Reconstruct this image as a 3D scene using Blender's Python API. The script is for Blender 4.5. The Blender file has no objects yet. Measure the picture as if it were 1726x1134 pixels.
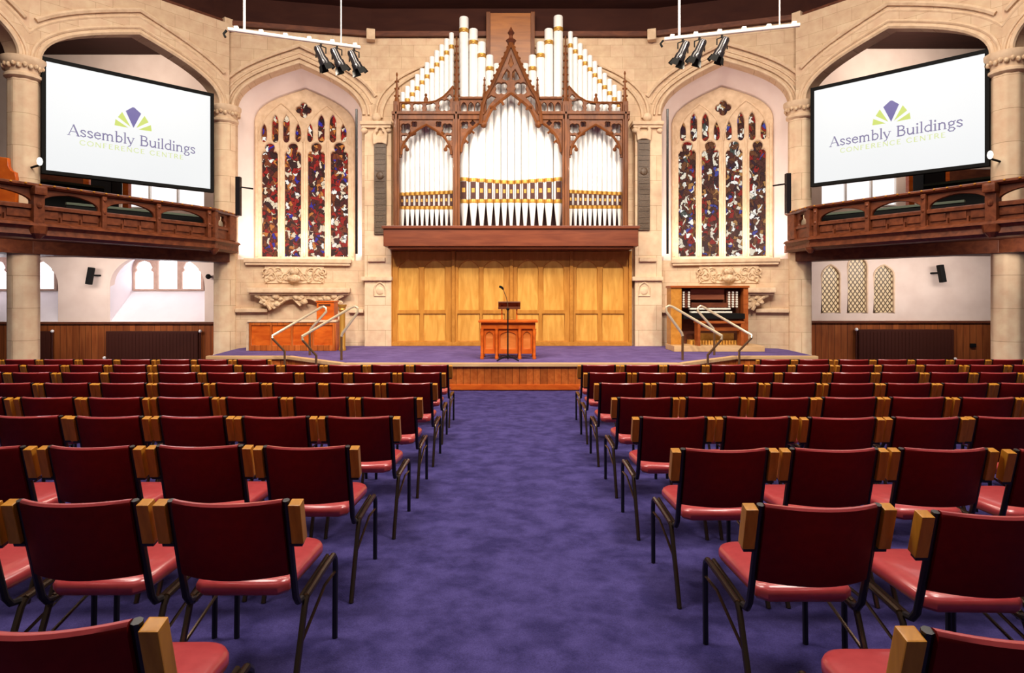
import bpy, bmesh, math, random
from mathutils import Vector, Matrix

random.seed(7)
S = bpy.context.scene
COL = S.collection
PI = math.pi

# ------------------------------------------------------------------ camera, world, lamps, exposure
EYE = Vector((0.0, 0.0, 1.48))
FPX, CX, CY = 1055.0, 863.0, 498.0          # focal length and vanishing point of the 1726 x 1134 frame
cam_d = bpy.data.cameras.new('camera')
cam = bpy.data.objects.new('camera', cam_d)
COL.objects.link(cam)
cam.location = EYE
cam.rotation_euler = (PI / 2, 0, 0)
cam_d.sensor_width = 36.0
cam_d.lens = 36.0 * FPX / 1726.0
cam_d.shift_y = -(567.0 - CY) / 1726.0
cam_d.clip_start = 0.05
S.camera = cam

S.view_settings.view_transform = 'Standard'
S.view_settings.look = 'None'
S.view_settings.gamma = 1.0
S.view_settings.use_curve_mapping = False
S.view_settings.exposure = 0.0

W = bpy.data.worlds.new('world')
S.world = W
W.use_nodes = True
W.node_tree.nodes['Background'].inputs[0].default_value = (1.0, 0.86, 0.78, 1)
W.node_tree.nodes['Background'].inputs[1].default_value = 0.10


def lamp(name, kind, loc, aim, power, color=(1, .85, .68), size=1.0, size_y=None, spot=60, blend=.6):
    d = bpy.data.lights.new(name, kind)
    d.energy = power
    d.color = color
    if kind == 'AREA':
        d.shape = 'RECTANGLE'
        d.size = size
        d.size_y = size_y or size
    else:
        d.shadow_soft_size = size
    if kind == 'SPOT':
        d.spot_size = math.radians(spot)
        d.spot_blend = blend
    o = bpy.data.objects.new(name, d)
    COL.objects.link(o)
    o.location = loc
    o.rotation_euler = (Vector(aim) - Vector(loc)).to_track_quat('-Z', 'Y').to_euler()
    return o


# assumed ceiling lamps, unseen, high over the seating and over the platform
lamp('ceiling_lamp', 'AREA', (0, 9.0, 9.7), (0, 13.5, 1.5), 620, (1, .86, .70), 5.0, 2.0)
lamp('ceiling_lamp', 'AREA', (-5.2, 7.6, 9.2), (-6.6, 11.5, 2), 400, (1, .87, .74), 2.4, 2.4)
lamp('ceiling_lamp', 'AREA', (5.2, 7.6, 9.2), (6.6, 11.5, 2), 400, (1, .87, .74), 2.4, 2.4)
lamp('ceiling_lamp', 'AREA', (-3.2, 4.4, 9.0), (-3.0, 5.2, 0), 470, (1, .88, .80), 2.4, 2.4)
lamp('ceiling_lamp', 'AREA', (3.2, 4.4, 9.0), (3.0, 5.2, 0), 470, (1, .88, .80), 2.4, 2.4)
# unseen spots added high over the seating to light platform and organ wall
lamp('added_front_spot', 'SPOT', (-5.0, 4.0, 8.6), (-1.6, 15.6, 1.3), 2300, (1, .87, .70), .15, None, 46, .7)
lamp('added_front_spot', 'SPOT', (5.0, 4.0, 8.6), (1.6, 15.6, 1.3), 2300, (1, .87, .70), .15, None, 46, .7)
lamp('added_front_spot', 'SPOT', (-2.0, 3.6, 8.8), (-5.6, 15.0, 1.3), 2000, (1, .87, .70), .15, None, 40, .7)
lamp('added_front_spot', 'SPOT', (2.0, 3.6, 8.8), (5.6, 15.0, 1.3), 2000, (1, .87, .70), .15, None, 40, .7)
lamp('added_front_spot', 'SPOT', (-4.5, 1.0, 7.2), (-.5, 15.3, 5.4), 900, (1, .87, .72), .15, None, 32, .7)
lamp('added_front_spot', 'SPOT', (4.5, 1.0, 7.2), (.5, 15.3, 5.4), 900, (1, .87, .72), .15, None, 32, .7)
# area lights added under and in the side galleries to brighten walls and columns
for sx in (-1, 1):
    lamp('under_gallery_fill', 'AREA', (sx * 10.2, 14.6, 2.44), (sx * 10.4, 16.8, .6), 185 if sx < 0 else 125, (1, .88, .80), 3.4, .5)
    lamp('under_gallery_fill', 'AREA', (sx * 8.7, 10.9, 2.46), (sx * 9.4, 12.0, .9), 20, (1, .88, .76), .5, .5)
    lamp('gallery_fill', 'AREA', (sx * 9.6, 14.6, 7.6), (sx * 9.8, 17, 6.0), 85, (1, .84, .72), 2.0, .8)
# ------------------------------------------------------------------ helpers


def px(x, y, Y):
    """the point at depth Y that the photograph shows at (x, y)"""
    return Vector(((x - CX) * Y / FPX, Y, EYE.z + (CY - y) * Y / FPX))


def floor_z(y):
    return -0.0246 * y


class Frame:
    """an upright plane: local x runs along u, local y is height, local z points into the hall"""

    def __init__(self, p, q):
        self.o = Vector((p[0], p[1], 0))
        d = Vector((q[0] - p[0], q[1] - p[1], 0))
        self.L = d.length
        self.u = d.normalized()
        n = Vector((-self.u.y, self.u.x, 0))
        if n.dot(Vector((0, 6, 0)) - self.o) < 0:
            n = -n
        self.n = n
        self.M = Matrix(((self.u.x, 0, n.x, self.o.x), (self.u.y, 0, n.y, self.o.y), (0, 1, 0, 0), (0, 0, 0, 1)))

    def on(self, x, y, off=0.0):
        d = Vector(((x - CX) / FPX, 1, (CY - y) / FPX))
        t = (self.o + self.n * off - EYE).dot(self.n) / d.dot(self.n)
        P = EYE + d * t
        return ((P - self.o).dot(self.u), P.z)

    def pt(self, a, z, off=0.0):
        return self.o + self.u * a + self.n * off + Vector((0, 0, z))


PLOC = {}


def empty(name, label, cat, loc=(0, 0, 0), group=None, kind=None):
    o = bpy.data.objects.new(name, None)
    o.empty_display_size = .1
    COL.objects.link(o)
    o.location = loc
    PLOC[o.name] = Vector(loc)
    tag(o, label, cat, group, kind)
    return o


def tag(o, label=None, cat=None, group=None, kind=None):
    if label:
        o['label'] = label
    if cat:
        o['category'] = cat
    if group:
        o['group'] = group
    if kind:
        o['kind'] = kind
    return o


def link(name, me, mat, parent=None, M=None):
    o = bpy.data.objects.new(name, me)
    COL.objects.link(o)
    if mat is not None:
        me.materials.clear()
        for m in (mat if isinstance(mat, (list, tuple)) else [mat]):
            me.materials.append(m)
    M = M or Matrix.Identity(4)
    if parent is not None:
        o.parent = parent
        p, acc = parent, Matrix.Identity(4)
        base = WORLD.get(parent.name)
        if base is None:
            base = Matrix.Translation(PLOC.get(parent.name, Vector((0, 0, 0))))
        o.matrix_basis = base.inverted() @ M
    else:
        o.matrix_basis = M
    WORLD[o.name] = M.copy()
    return o


WORLD = {}


class MB:
    def __init__(self):
        self.bm = bmesh.new()

    def box(self, c, s, R=None, bev=0.0):
        vs = []
        for dx in (-.5, .5):
            for dy in (-.5, .5):
                for dz in (-.5, .5):
                    v = Vector((dx * s[0], dy * s[1], dz * s[2]))
                    if R is not None:
                        v = R @ v
                    vs.append(self.bm.verts.new(Vector(c) + v))
        fs = []
        for f in ((0, 1, 3, 2), (4, 6, 7, 5), (0, 4, 5, 1), (2, 3, 7, 6), (0, 2, 6, 4), (1, 5, 7, 3)):
            fs.append(self.bm.faces.new([vs[i] for i in f]))
        if bev > 0:
            es = list({e for f in fs for e in f.edges})
            bmesh.ops.bevel(self.bm, geom=es, offset=bev, segments=2, affect='EDGES', profile=.7)
        return self

    def box2(self, lo, hi, bev=0.0):
        return self.box([(a + b) / 2 for a, b in zip(lo, hi)], [abs(b - a) for a, b in zip(lo, hi)], None, bev)

    def tube(self, pts, r, n=8, cap=True, closed=False):
        pts = [Vector(p) for p in pts]
        m = len(pts)
        rs = r if isinstance(r, (list, tuple)) else [r] * m
        rings = []
        ref = None
        for i, p in enumerate(pts):
            if closed:
                t = (pts[(i + 1) % m] - pts[i - 1]).normalized()
            else:
                a = pts[max(i - 1, 0)]
                b = pts[min(i + 1, m - 1)]
                t = (b - a).normalized()
            if ref is None:
                ref = Vector((0, 0, 1)) if abs(t.z) < .9 else Vector((1, 0, 0))
            s = t.cross(ref).normalized()
            ref = s.cross(t).normalized()
            rings.append([self.bm.verts.new(p + (s * math.cos(2 * PI * k / n) + ref * math.sin(2 * PI * k / n)) * rs[i]) for k in range(n)])
        for i in range(m if closed else m - 1):
            A, B = rings[i], rings[(i + 1) % m]
            for k in range(n):
                self.bm.faces.new((A[k], A[(k + 1) % n], B[(k + 1) % n], B[k]))
        if cap and not closed:
            self.bm.faces.new(rings[0][::-1])
            self.bm.faces.new(rings[-1])
        return self

    def lathe(self, c, prof, n=20, lob=0, amp=0.0, cap=True):
        rings = []
        for r, z in prof:
            ring = []
            for k in range(n):
                a = 2 * PI * k / n
                rr = r * (1 + amp * math.cos(lob * a)) if lob else r
                ring.append(self.bm.verts.new(Vector(c) + Vector((rr * math.cos(a), rr * math.sin(a), z))))
            rings.append(ring)
        for A, B in zip(rings, rings[1:]):
            for k in range(n):
                self.bm.faces.new((A[k], A[(k + 1) % n], B[(k + 1) % n], B[k]))
        if cap:
            self.bm.faces.new(rings[0][::-1])
            self.bm.faces.new(rings[-1])
        return self

    def ball(self, c, r, sx=1, sy=1, sz=1, u=10, v=6):
        M = Matrix.Translation(Vector(c)) @ Matrix.Diagonal((sx, sy, sz, 1))
        bmesh.ops.create_uvsphere(self.bm, u_segments=u, v_segments=v, radius=r, matrix=M)
        return self

    def prism(self, poly, z0, z1):
        """poly: plan points, extruded between two heights"""
        a = [self.bm.verts.new((p[0], p[1], z0)) for p in poly]
        b = [self.bm.verts.new((p[0], p[1], z1)) for p in poly]
        n = len(poly)
        for k in range(n):
            self.bm.faces.new((a[k], a[(k + 1) % n], b[(k + 1) % n], b[k]))
        self.bm.faces.new(a[::-1])
        self.bm.faces.new(b)
        return self

    def sweep(self, path, prof):
        """profile (offset into the hall, height) along a plan polyline with mitred corners; path points: (x, y, nx, ny)"""
        rings = []
        for (x, y, nx, ny) in path:
            rings.append([self.bm.verts.new((x + nx * d, y + ny * d, z)) for d, z in prof])
        n = len(prof)
        for A, B in zip(rings, rings[1:]):
            for k in range(n):
                self.bm.faces.new((A[k], A[(k + 1) % n], B[(k + 1) % n], B[k]))
        self.bm.faces.new(rings[0][::-1])
        self.bm.faces.new(rings[-1])
        return self

    def loft(self, A, B):
        a = [self.bm.verts.new(p) for p in A]
        b = [self.bm.verts.new(p) for p in B]
        n = len(a)
        for k in range(n):
            self.bm.faces.new((a[k], a[(k + 1) % n], b[(k + 1) % n], b[k]))
        return self

    def face(self, pts):
        self.bm.faces.new([self.bm.verts.new(p) for p in pts])
        return self

    def mesh(self, name, smooth=False, normals=True):
        if normals:
            bmesh.ops.recalc_face_normals(self.bm, faces=self.bm.faces)
        me = bpy.data.meshes.new(name)
        self.bm.to_mesh(me)
        self.bm.free()
        if smooth:
            me.polygons.foreach_set('use_smooth', [True] * len(me.polygons))
            if hasattr(me, 'set_sharp_from_angle'):
                me.set_sharp_from_angle(angle=math.radians(40))
        return me

    def build(self, name, mat, parent=None, smooth=False, M=None, normals=True):
        return link(name, self.mesh(name, smooth, normals), mat, parent, M)


def plate(name, outer, holes, thick, mat, parent=None, F=None, front=0.0, bev=0.0, M=None):
    """a slab with openings: outlines are 2D lists in the frame's (along, height) coordinates"""
    cu = bpy.data.curves.new(name, 'CURVE')
    cu.dimensions = '2D'
    cu.fill_mode = 'BOTH'
    cu.extrude = thick / 2 - bev
    cu.bevel_depth = bev
    cu.bevel_resolution = 0
    if bev:
        cu.offset = -bev
    for loop in [outer] + list(holes):
        sp = cu.splines.new('POLY')
        sp.points.add(len(loop) - 1)
        for p, q in zip(sp.points, loop):
            p.co = (q[0], q[1], 0, 1)
        sp.use_cyclic_u = True
    t = bpy.data.objects.new(name + '_tmp', cu)
    COL.objects.link(t)
    dg = bpy.context.evaluated_depsgraph_get()
    me = bpy.data.meshes.new_from_object(t.evaluated_get(dg))
    bpy.data.objects.remove(t)
    bpy.data.curves.remove(cu)
    me.transform(Matrix.Translation((0, 0, front - thick / 2)))
    me.name = name
    return link(name, me, mat, parent, M if M is not None else (F.M if F else None))


def arch(half, rise, c, zs, n=14, flat=.75, mid=.5):
    """a four-centred pointed arch from the right spring over the apex to the left spring"""
    P = [(half, 0), (half, mid * rise), (.5 * half, flat * rise), (0, rise)]
    out = []
    for i in range(n + 1):
        t = i / n
        b = [(1 - t) ** 3, 3 * t * (1 - t) ** 2, 3 * t * t * (1 - t), t ** 3]
        out.append((sum(w * p[0] for w, p in zip(b, P)), sum(w * p[1] for w, p in zip(b, P))))
    r = [(c + x, zs + z) for x, z in out]
    l = [(c - x, zs + z) for x, z in out[:-1]][::-1]
    return r + l


def lancet(x0, x1, z0, z1, head=None, n=6):
    """a narrow pointed light"""
    h = head or (x1 - x0) * .9
    return [(x0, z0), (x1, z0)] + arch((x1 - x0) / 2, h, (x0 + x1) / 2, z1 - h, n, .8, .55)


def foil(cx, cz, r, lobes=4, n=7, rot=0.0):
    """outline of a quatrefoil or trefoil"""
    out = []
    rc, rl = r * .52, r * .48
    for k in range(lobes):
        a = rot + 2 * PI * k / lobes
        for i in range(n):
            b = a + (i / (n - 1) - .5) * PI * (1.02 if lobes == 4 else 1.3)
            out.append((cx + rc * math.cos(a) + rl * math.cos(b), cz + rc * math.sin(a) + rl * math.sin(b)))
    return out


# ------------------------------------------------------------------ materials


def mat(name, col, rough=.6, metal=0.0, spec=.5, coat=0.0):
    m = bpy.data.materials.new(name)
    m.use_nodes = True
    b = m.node_tree.nodes['Principled BSDF']
    b.inputs['Base Color'].default_value = (*col, 1)
    b.inputs['Roughness'].default_value = rough
    b.inputs['Metallic'].default_value = metal
    b.inputs['Specular IOR Level'].default_value = spec
    b.inputs['Coat Weight'].default_value = coat
    return m


def nodes(m):
    nt = m.node_tree
    return nt, nt.nodes['Principled BSDF'], lambda t: nt.nodes.new(t), nt.links.new


def ramp(nt, stops, interp='LINEAR'):
    r = nt.nodes.new('ShaderNodeValToRGB')
    r.color_ramp.interpolation = interp
    e = r.color_ramp.elements
    e[0].position, e[0].color = stops[0][0], (*stops[0][1], 1)
    e[1].position, e[1].color = stops[1][0], (*stops[1][1], 1)
    for p, c in stops[2:]:
        x = e.new(p)
        x.color = (*c, 1)
    return r


def wood(name, dark, light, scale=(2, 14, 14), rough=.4, coat=.1, axis_scale=1.0, detail=3):
    m = mat(name, light, rough, spec=.25, coat=coat * .3)
    nt, b, N, L = nodes(m)
    tc, mp, no = N('ShaderNodeTexCoord'), N('ShaderNodeMapping'), N('ShaderNodeTexNoise')
    mp.inputs['Scale'].default_value = scale
    no.inputs['Scale'].default_value = axis_scale
    no.inputs['Detail'].default_value = detail
    no.inputs['Distortion'].default_value = .6
    r = ramp(nt, [(.3, dark), (.7, light)])
    L(tc.outputs['Object'], mp.inputs[0])
    L(mp.outputs[0], no.inputs['Vector'])
    L(no.outputs['Fac'], r.inputs[0])
    L(r.outputs[0], b.inputs['Base Color'])
    return m


def planked(name, dark, light, width=.1, rough=.4, horizontal=False):
    """boards with thin joints; object x across, or height if horizontal"""
    m = wood(name, dark, light, (12, 1.2, 12) if not horizontal else (1.2, 12, 12), rough)
    nt, b, N, L = nodes(m)
    r = [n for n in nt.nodes if n.type == 'VALTORGB'][0]
    tc, sx = N('ShaderNodeTexCoord'), N('ShaderNodeSeparateXYZ')
    L(tc.outputs['Object'], sx.inputs[0])
    dv, fr, lt, fl = N('ShaderNodeMath'), N('ShaderNodeMath'), N('ShaderNodeMath'), N('ShaderNodeMath')
    dv.operation, fr.operation, lt.operation, fl.operation = 'DIVIDE', 'FRACT', 'LESS_THAN', 'FLOOR'
    dv.inputs[1].default_value = width
    lt.inputs[1].default_value = .07
    L(sx.outputs[1 if horizontal else 0], dv.inputs[0])
    L(dv.outputs[0], fr.inputs[0])
    L(dv.outputs[0], fl.inputs[0])
    L(fr.outputs[0], lt.inputs[0])
    wn = N('ShaderNodeTexWhiteNoise')
    wn.noise_dimensions = '1D'
    L(fl.outputs[0], wn.inputs['W'])
    mr = N('ShaderNodeMapRange')
    mr.inputs['To Min'].default_value, mr.inputs['To Max'].default_value = .72, 1.12
    L(wn.outputs['Value'], mr.inputs['Value'])
    mu = N('ShaderNodeVectorMath')
    mu.operation = 'SCALE'
    L(r.outputs[0], mu.inputs[0])
    L(mr.outputs[0], mu.inputs['Scale'])
    mx = N('ShaderNodeMix')
    mx.data_type = 'RGBA'
    L(lt.outputs[0], mx.inputs[0])
    L(mu.outputs[0], mx.inputs[6])
    mx.inputs[7].default_value = (*[c * .35 for c in dark], 1)
    L(mx.outputs[2], b.inputs['Base Color'])
    return m


def stone(name, c1, c2, joint, bw=.62, bh=.30, rough=.85, ms=.006, upright=False):
    m = mat(name, c1, rough, spec=.2)
    nt, b, N, L = nodes(m)
    tc, br, no, mx = N('ShaderNodeTexCoord'), N('ShaderNodeTexBrick'), N('ShaderNodeTexNoise'), N('ShaderNodeMix')
    br.inputs['Color1'].default_value, br.inputs['Color2'].default_value = (*c1, 1), (*c2, 1)
    br.inputs['Mortar'].default_value = (*joint, 1)
    br.inputs['Scale'].default_value = 1.0
    br.inputs['Brick Width'].default_value, br.inputs['Row Height'].default_value = bw, bh
    br.inputs['Mortar Size'].default_value, br.inputs['Mortar Smooth'].default_value = ms, .3
    no.inputs['Scale'].default_value, no.inputs['Detail'].default_value = 5, 6
    mx.data_type, mx.blend_type = 'RGBA', 'OVERLAY'
    mx.inputs[0].default_value = .35
    if upright:        # courses by world height for shafts modelled standing up
        sx, cb = N('ShaderNodeSeparateXYZ'), N('ShaderNodeCombineXYZ')
        L(tc.outputs['Object'], sx.inputs[0])
        L(sx.outputs[0], cb.inputs[0])
        L(sx.outputs[2], cb.inputs[1])
        L(cb.outputs[0], br.inputs['Vector'])
    else:
        L(tc.outputs['Object'], br.inputs['Vector'])
    L(tc.outputs['Object'], no.inputs['Vector'])
    L(br.outputs['Color'], mx.inputs[6])
    L(no.outputs['Fac'], mx.inputs[7])
    L(mx.outputs[2], b.inputs['Base Color'])
    bp = N('ShaderNodeBump')
    bp.inputs['Strength'].default_value = .25
    bp.inputs['Distance'].default_value = .02
    L(no.outputs['Fac'], bp.inputs['Height'])
    L(bp.outputs[0], b.inputs['Normal'])
    return m


def noisy(name, c1, c2, scale=6, rough=.8, spec=.3, bump=0.0, detail=5, coat=0.0, bdist=.01):
    m = mat(name, c1, rough, spec=spec, coat=coat)
    nt, b, N, L = nodes(m)
    tc, no = N('ShaderNodeTexCoord'), N('ShaderNodeTexNoise')
    no.inputs['Scale'].default_value, no.inputs['Detail'].default_value = scale, detail
    r = ramp(nt, [(.32, c1), (.68, c2)])
    L(tc.outputs['Object'], no.inputs['Vector'])
    L(no.outputs['Fac'], r.inputs[0])
    L(r.outputs[0], b.inputs['Base Color'])
    if bump:
        bp = N('ShaderNodeBump')
        bp.inputs['Strength'].default_value = bump
        bp.inputs['Distance'].default_value = bdist
        L(no.outputs['Fac'], bp.inputs['Height'])
        L(bp.outputs[0], b.inputs['Normal'])
    return m


def glow(name, col, strength):
    m = mat(name, (.02, .02, .02), .3)
    b = m.node_tree.nodes['Principled BSDF']
    b.inputs['Emission Color'].default_value = (*col, 1)
    b.inputs['Emission Strength'].default_value = strength
    return m


def carpet(name, a, b_, big):
    m = mat(name, a, .95, spec=.1)
    nt, b, N, L = nodes(m)
    tc, n1, n2 = N('ShaderNodeTexCoord'), N('ShaderNodeTexNoise'), N('ShaderNodeTexNoise')
    n1.inputs['Scale'].default_value, n1.inputs['Detail'].default_value = big, 8
    n1.inputs['Roughness'].default_value = .62
    n2.inputs['Scale'].default_value, n2.inputs['Detail'].default_value = 160, 2
    L(tc.outputs['Object'], n1.inputs['Vector'])
    L(tc.outputs['Object'], n2.inputs['Vector'])
    r = ramp(nt, [(.36, a), (.62, b_)])
    L(n1.outputs['Fac'], r.inputs[0])
    mx = N('ShaderNodeMix')
    mx.data_type, mx.blend_type = 'RGBA', 'OVERLAY'
    mx.inputs[0].default_value = .5
    L(r.outputs[0], mx.inputs[6])
    L(n2.outputs['Fac'], mx.inputs[7])
    L(mx.outputs[2], b.inputs['Base Color'])
    bp = N('ShaderNodeBump')
    bp.inputs['Strength'].default_value, bp.inputs['Distance'].default_value = .5, .004
    L(n2.outputs['Fac'], bp.inputs['Height'])
    L(bp.outputs[0], b.inputs['Normal'])
    return m


def stained(name, seed, strength, stops):
    m = mat(name, (.02, .015, .015), .25)
    nt, b, N, L = nodes(m)
    tc, mp = N('ShaderNodeTexCoord'), N('ShaderNodeMapping')
    mp.inputs['Location'].default_value = (seed, seed * .7, 0)
    mp.inputs['Scale'].default_value = (1.0, .8, 0)
    no = N('ShaderNodeTexNoise')
    no.inputs['Scale'].default_value = 7
    add = N('ShaderNodeMix')
    add.data_type, add.blend_type = 'RGBA', 'LINEAR_LIGHT'
    add.inputs[0].default_value = .13
    L(tc.outputs['Object'], mp.inputs[0])
    L(mp.outputs[0], no.inputs['Vector'])
    L(mp.outputs[0], add.inputs[6])
    L(no.outputs['Color'], add.inputs[7])
    v1, v2, v3 = N('ShaderNodeTexVoronoi'), N('ShaderNodeTexVoronoi'), N('ShaderNodeTexVoronoi')
    v1.inputs['Scale'].default_value = 12.5
    v2.feature = 'DISTANCE_TO_EDGE'
    v2.inputs['Scale'].default_value = 12.5
    v3.inputs['Scale'].default_value = 2.6
    for v in (v1, v2, v3):
        v.voronoi_dimensions = '2D'
        L(add.outputs[2], v.inputs['Vector'])
    s1, s3 = N('ShaderNodeSeparateColor'), N('ShaderNodeSeparateColor')
    L(v1.outputs['Color'], s1.inputs[0])
    L(v3.outputs['Color'], s3.inputs[0])
    mix = N('ShaderNodeMath')
    mix.operation = 'MULTIPLY_ADD'
    mix.inputs[1].default_value = .22
    L(s3.outputs[0], mix.inputs[0])
    sc = N('ShaderNodeMath')
    sc.operation = 'MULTIPLY'
    sc.inputs[1].default_value = .78
    L(s1.outputs[0], sc.inputs[0])
    L(sc.outputs[0], mix.inputs[2])
    r = ramp(nt, stops, 'CONSTANT')
    L(mix.outputs[0], r.inputs[0])
    lt = N('ShaderNodeMapRange')
    lt.inputs['From Min'].default_value, lt.inputs['From Max'].default_value = .015, .075
    L(v2.outputs['Distance'], lt.inputs['Value'])
    mu = N('ShaderNodeVectorMath')
    mu.operation = 'SCALE'
    L(r.outputs[0], mu.inputs[0])
    L(lt.outputs[0], mu.inputs['Scale'])
    L(mu.outputs[0], b.inputs['Emission Color'])
    b.inputs['Emission Strength'].default_value = strength
    b.inputs['Specular IOR Level'].default_value = 0.0
    return m


def lattice(name, lead, glass, strength, cell):
    """diamond leaded glass with light behind it"""
    m = mat(name, (.05, .04, .03), .4)
    nt, b, N, L = nodes(m)
    tc, sx = N('ShaderNodeTexCoord'), N('ShaderNodeSeparateXYZ')
    L(tc.outputs['Object'], sx.inputs[0])

    def M(op, a, c):
        n = N('ShaderNodeMath')
        n.operation = op
        for i, v in ((0, a), (1, c)):
            if isinstance(v, (int, float)):
                n.inputs[i].default_value = v
            elif v is not None:
                L(v, n.inputs[i])
        return n.outputs[0]
    ys = M('MULTIPLY', sx.outputs[1], .72)
    A = M('FRACT', M('DIVIDE', M('ADD', sx.outputs[0], ys), cell), None)
    B = M('FRACT', M('DIVIDE', M('SUBTRACT', sx.outputs[0], ys), cell), None)
    e = M('MAXIMUM', M('LESS_THAN', A, .3), M('LESS_THAN', B, .3))
    mx = N('ShaderNodeMix')
    mx.data_type = 'RGBA'
    L(e, mx.inputs[0])
    mx.inputs[6].default_value, mx.inputs[7].default_value = (*glass, 1), (*lead, 1)
    L(mx.outputs[2], b.inputs['Emission Color'])
    b.inputs['Emission Strength'].default_value = strength
    return m


STONE = stone('ashlar_stone', (.68, .50, .34), (.61, .435, .285), (.42, .28, .17), .62, .30, .85, .004)
STONE_PLAIN = noisy('dressed_stone', (.62, .44, .285), (.76, .575, .395), 7, .8, .2, .2)
PINKSTONE = noisy('pink_mullion_stone', (.44, .29, .23), (.54, .38, .31), 7, .8, .2, .2)
SHAFT = stone('column_stone', (.74, .555, .38), (.67, .49, .325), (.40, .26, .155), .9, .62, .85, .005, True)
CARVED = noisy('carved_stone', (.46, .29, .16), (.80, .62, .42), 16, .85, .2, .5, 5, 0, .02)
PLASTER = noisy('cream_plaster', (.72, .585, .51), (.80, .67, .59), 2, .85, .2)
REVEAL = noisy('pale_plaster_reveal', (.82, .70, .66), (.88, .77, .73), 2, .85, .2)
WHITE_PL = noisy('white_plaster', (.78, .74, .78), (.84, .80, .84), 2, .85, .2)
CEIL = wood('dark_ceiling_boards', (.030, .0065, .004), (.044, .011, .006), (1.2, 5, 5), .85, 0.0)
DARKWOOD = wood('dark_oak', (.075, .018, .008), (.15, .042, .016), (3, 9, 9), .5)
BALC = wood('balcony_oak', (.085, .021, .008), (.19, .052, .020), (5, 9, 9), .4)
ORGANWOOD = wood('organ_case_oak', (.105, .030, .007), (.20, .062, .015), (9, 9, 2), .45)
IMPOST = wood('organ_gallery_mahogany', (.125, .028, .012), (.19, .048, .019), (1.5, 12, 12), .4)
PANEL = wood('amber_oak_panel', (.56, .255, .042), (.76, .40, .085), (9, 1.6, 9), .4)
PANELFRAME = wood('amber_oak_frame', (.42, .165, .022), (.56, .245, .042), (9, 2, 9), .4)
TABLEWOOD = wood('orange_mahogany', (.48, .072, .007), (.70, .150, .016), (3, 3, 9), .35)
STAGEWOOD = planked('platform_boards', (.40, .085, .012), (.56, .150, .026), .13, .4)
WAIN = planked('wainscot_boards', (.20, .045, .010), (.33, .095, .022), .17, .5)
PADWOOD = wood('oak_pad', (.42, .165, .013), (.62, .27, .028), (30, 30, 4), .4)
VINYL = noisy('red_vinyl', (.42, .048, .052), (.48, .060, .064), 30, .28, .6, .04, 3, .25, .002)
VINYL_SHADED = noisy('shaded_red_vinyl', (.150, .0045, .003), (.180, .006, .004), 30, .6, .15, .04, 3, 0, .002)  # the same red vinyl, darkened to paint in shade on the rear face
STEEL = mat('black_bronze_tube', (.11, .075, .052), .22, .85)
BLACKTUBE = mat('black_enamel', (.010, .009, .010), .42)
BLACK = mat('matt_black', (.006, .006, .006), .7, 0, .12)
BLACKGLOSS = mat('black_gloss', (.012, .010, .012), .18)
CARPET = carpet('purple_carpet', (.034, .027, .112), (.070, .056, .200), 6.0)
CARPET_ST = carpet('platform_carpet', (.110, .070, .205), (.155, .105, .280), 3.0)
NOSING = wood('pale_nosing', (.58, .36, .17), (.70, .47, .25), (2, 12, 12), .4)
BRASS = mat('cream_brass_rail', (.78, .66, .46), .25, .55)
RAILDARK = mat('bronze_rail', (.26, .15, .07), .3, .7)
SILVER = mat('polished_tin', (.86, .85, .84), .35, .05)
GOLD = mat('gilt', (.50, .26, .045), .4, .4)
MOUTH = mat('mouth_shadow', (.055, .010, .006), .7)
ORGANBACK = mat('case_interior_maroon', (.045, .008, .006), .6)
WHITE_METAL = mat('white_painted_pipe', (.78, .72, .66), .4)
WHITEPLASTIC = mat('white_plastic', (.86, .85, .82), .4)
BRONZE = noisy('bronze_plaque', (.050, .026, .012), (.115, .066, .034), 45, .45, .5, .6, 4, 0, .01)
RADIATOR = mat('brown_enamel', (.050, .013, .008), .6, 0, .15)
SEATGREEN = mat('bench_green_cloth', (.10, .12, .09), .8, 0, .1)
IVORY = mat('ivory_knobs', (.80, .77, .68), .4)
PAPER = mat('score_paper', (.80, .78, .72), .7)
SCREEN = glow('projected_white', (.90, .92, .93), .93)
LOGO_BLUE = glow('projected_violet', (.070, .055, .30), 1.0)
LOGO_GREEN = glow('projected_lime', (.55, .66, .10), 1.0)
TXT_BLUE = glow('projected_slate_violet', (.17, .15, .31), 1.0)
TXT_GREEN = glow('projected_pale_lime', (.66, .74, .34), 1.0)
DAY = glow('daylight_pane', (1.0, .95, 1.0), 4.0)
DAY_WARM = glow('daylight_gallery_pane', (1.0, .93, .93), 1.25)
BULB = glow('lit_globe', (1.0, .93, .82), 2.2)
DEEP = (.10, .008, .008)
GLASS_L = stained('stained_glass_warm', 3.1, 1.0, [(0, (.045, .012, .008)), (.16, (.36, .014, .010)), (.30, (.085, .012, .012)), (.45, (.86, .68, .48)), (.53, (.20, .042, .014)), (.66, (.62, .20, .04)),
                                                (.715, (.03, .025, .32)), (.742, (.035, .012, .012)), (.86, (.98, .92, .84)), (.93, (.48, .03, .02))])
GLASS_R = stained('stained_glass_cool', 8.4, 1.0, [(0, (.045, .015, .012)), (.18, (.26, .014, .010)), (.28, (.075, .022, .016)), (.44, (.78, .70, .56)), (.53, (.14, .05, .02)), (.66, (.42, .20, .06)),
                                                (.715, (.05, .06, .30)), (.742, (.03, .012, .02)), (.85, (.95, .92, .86)), (.93, (.05, .07, .06))])
LEADED = lattice('leaded_amber_glass', (.10, .035, .012), (.92, .66, .36), .8, .115)

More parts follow.
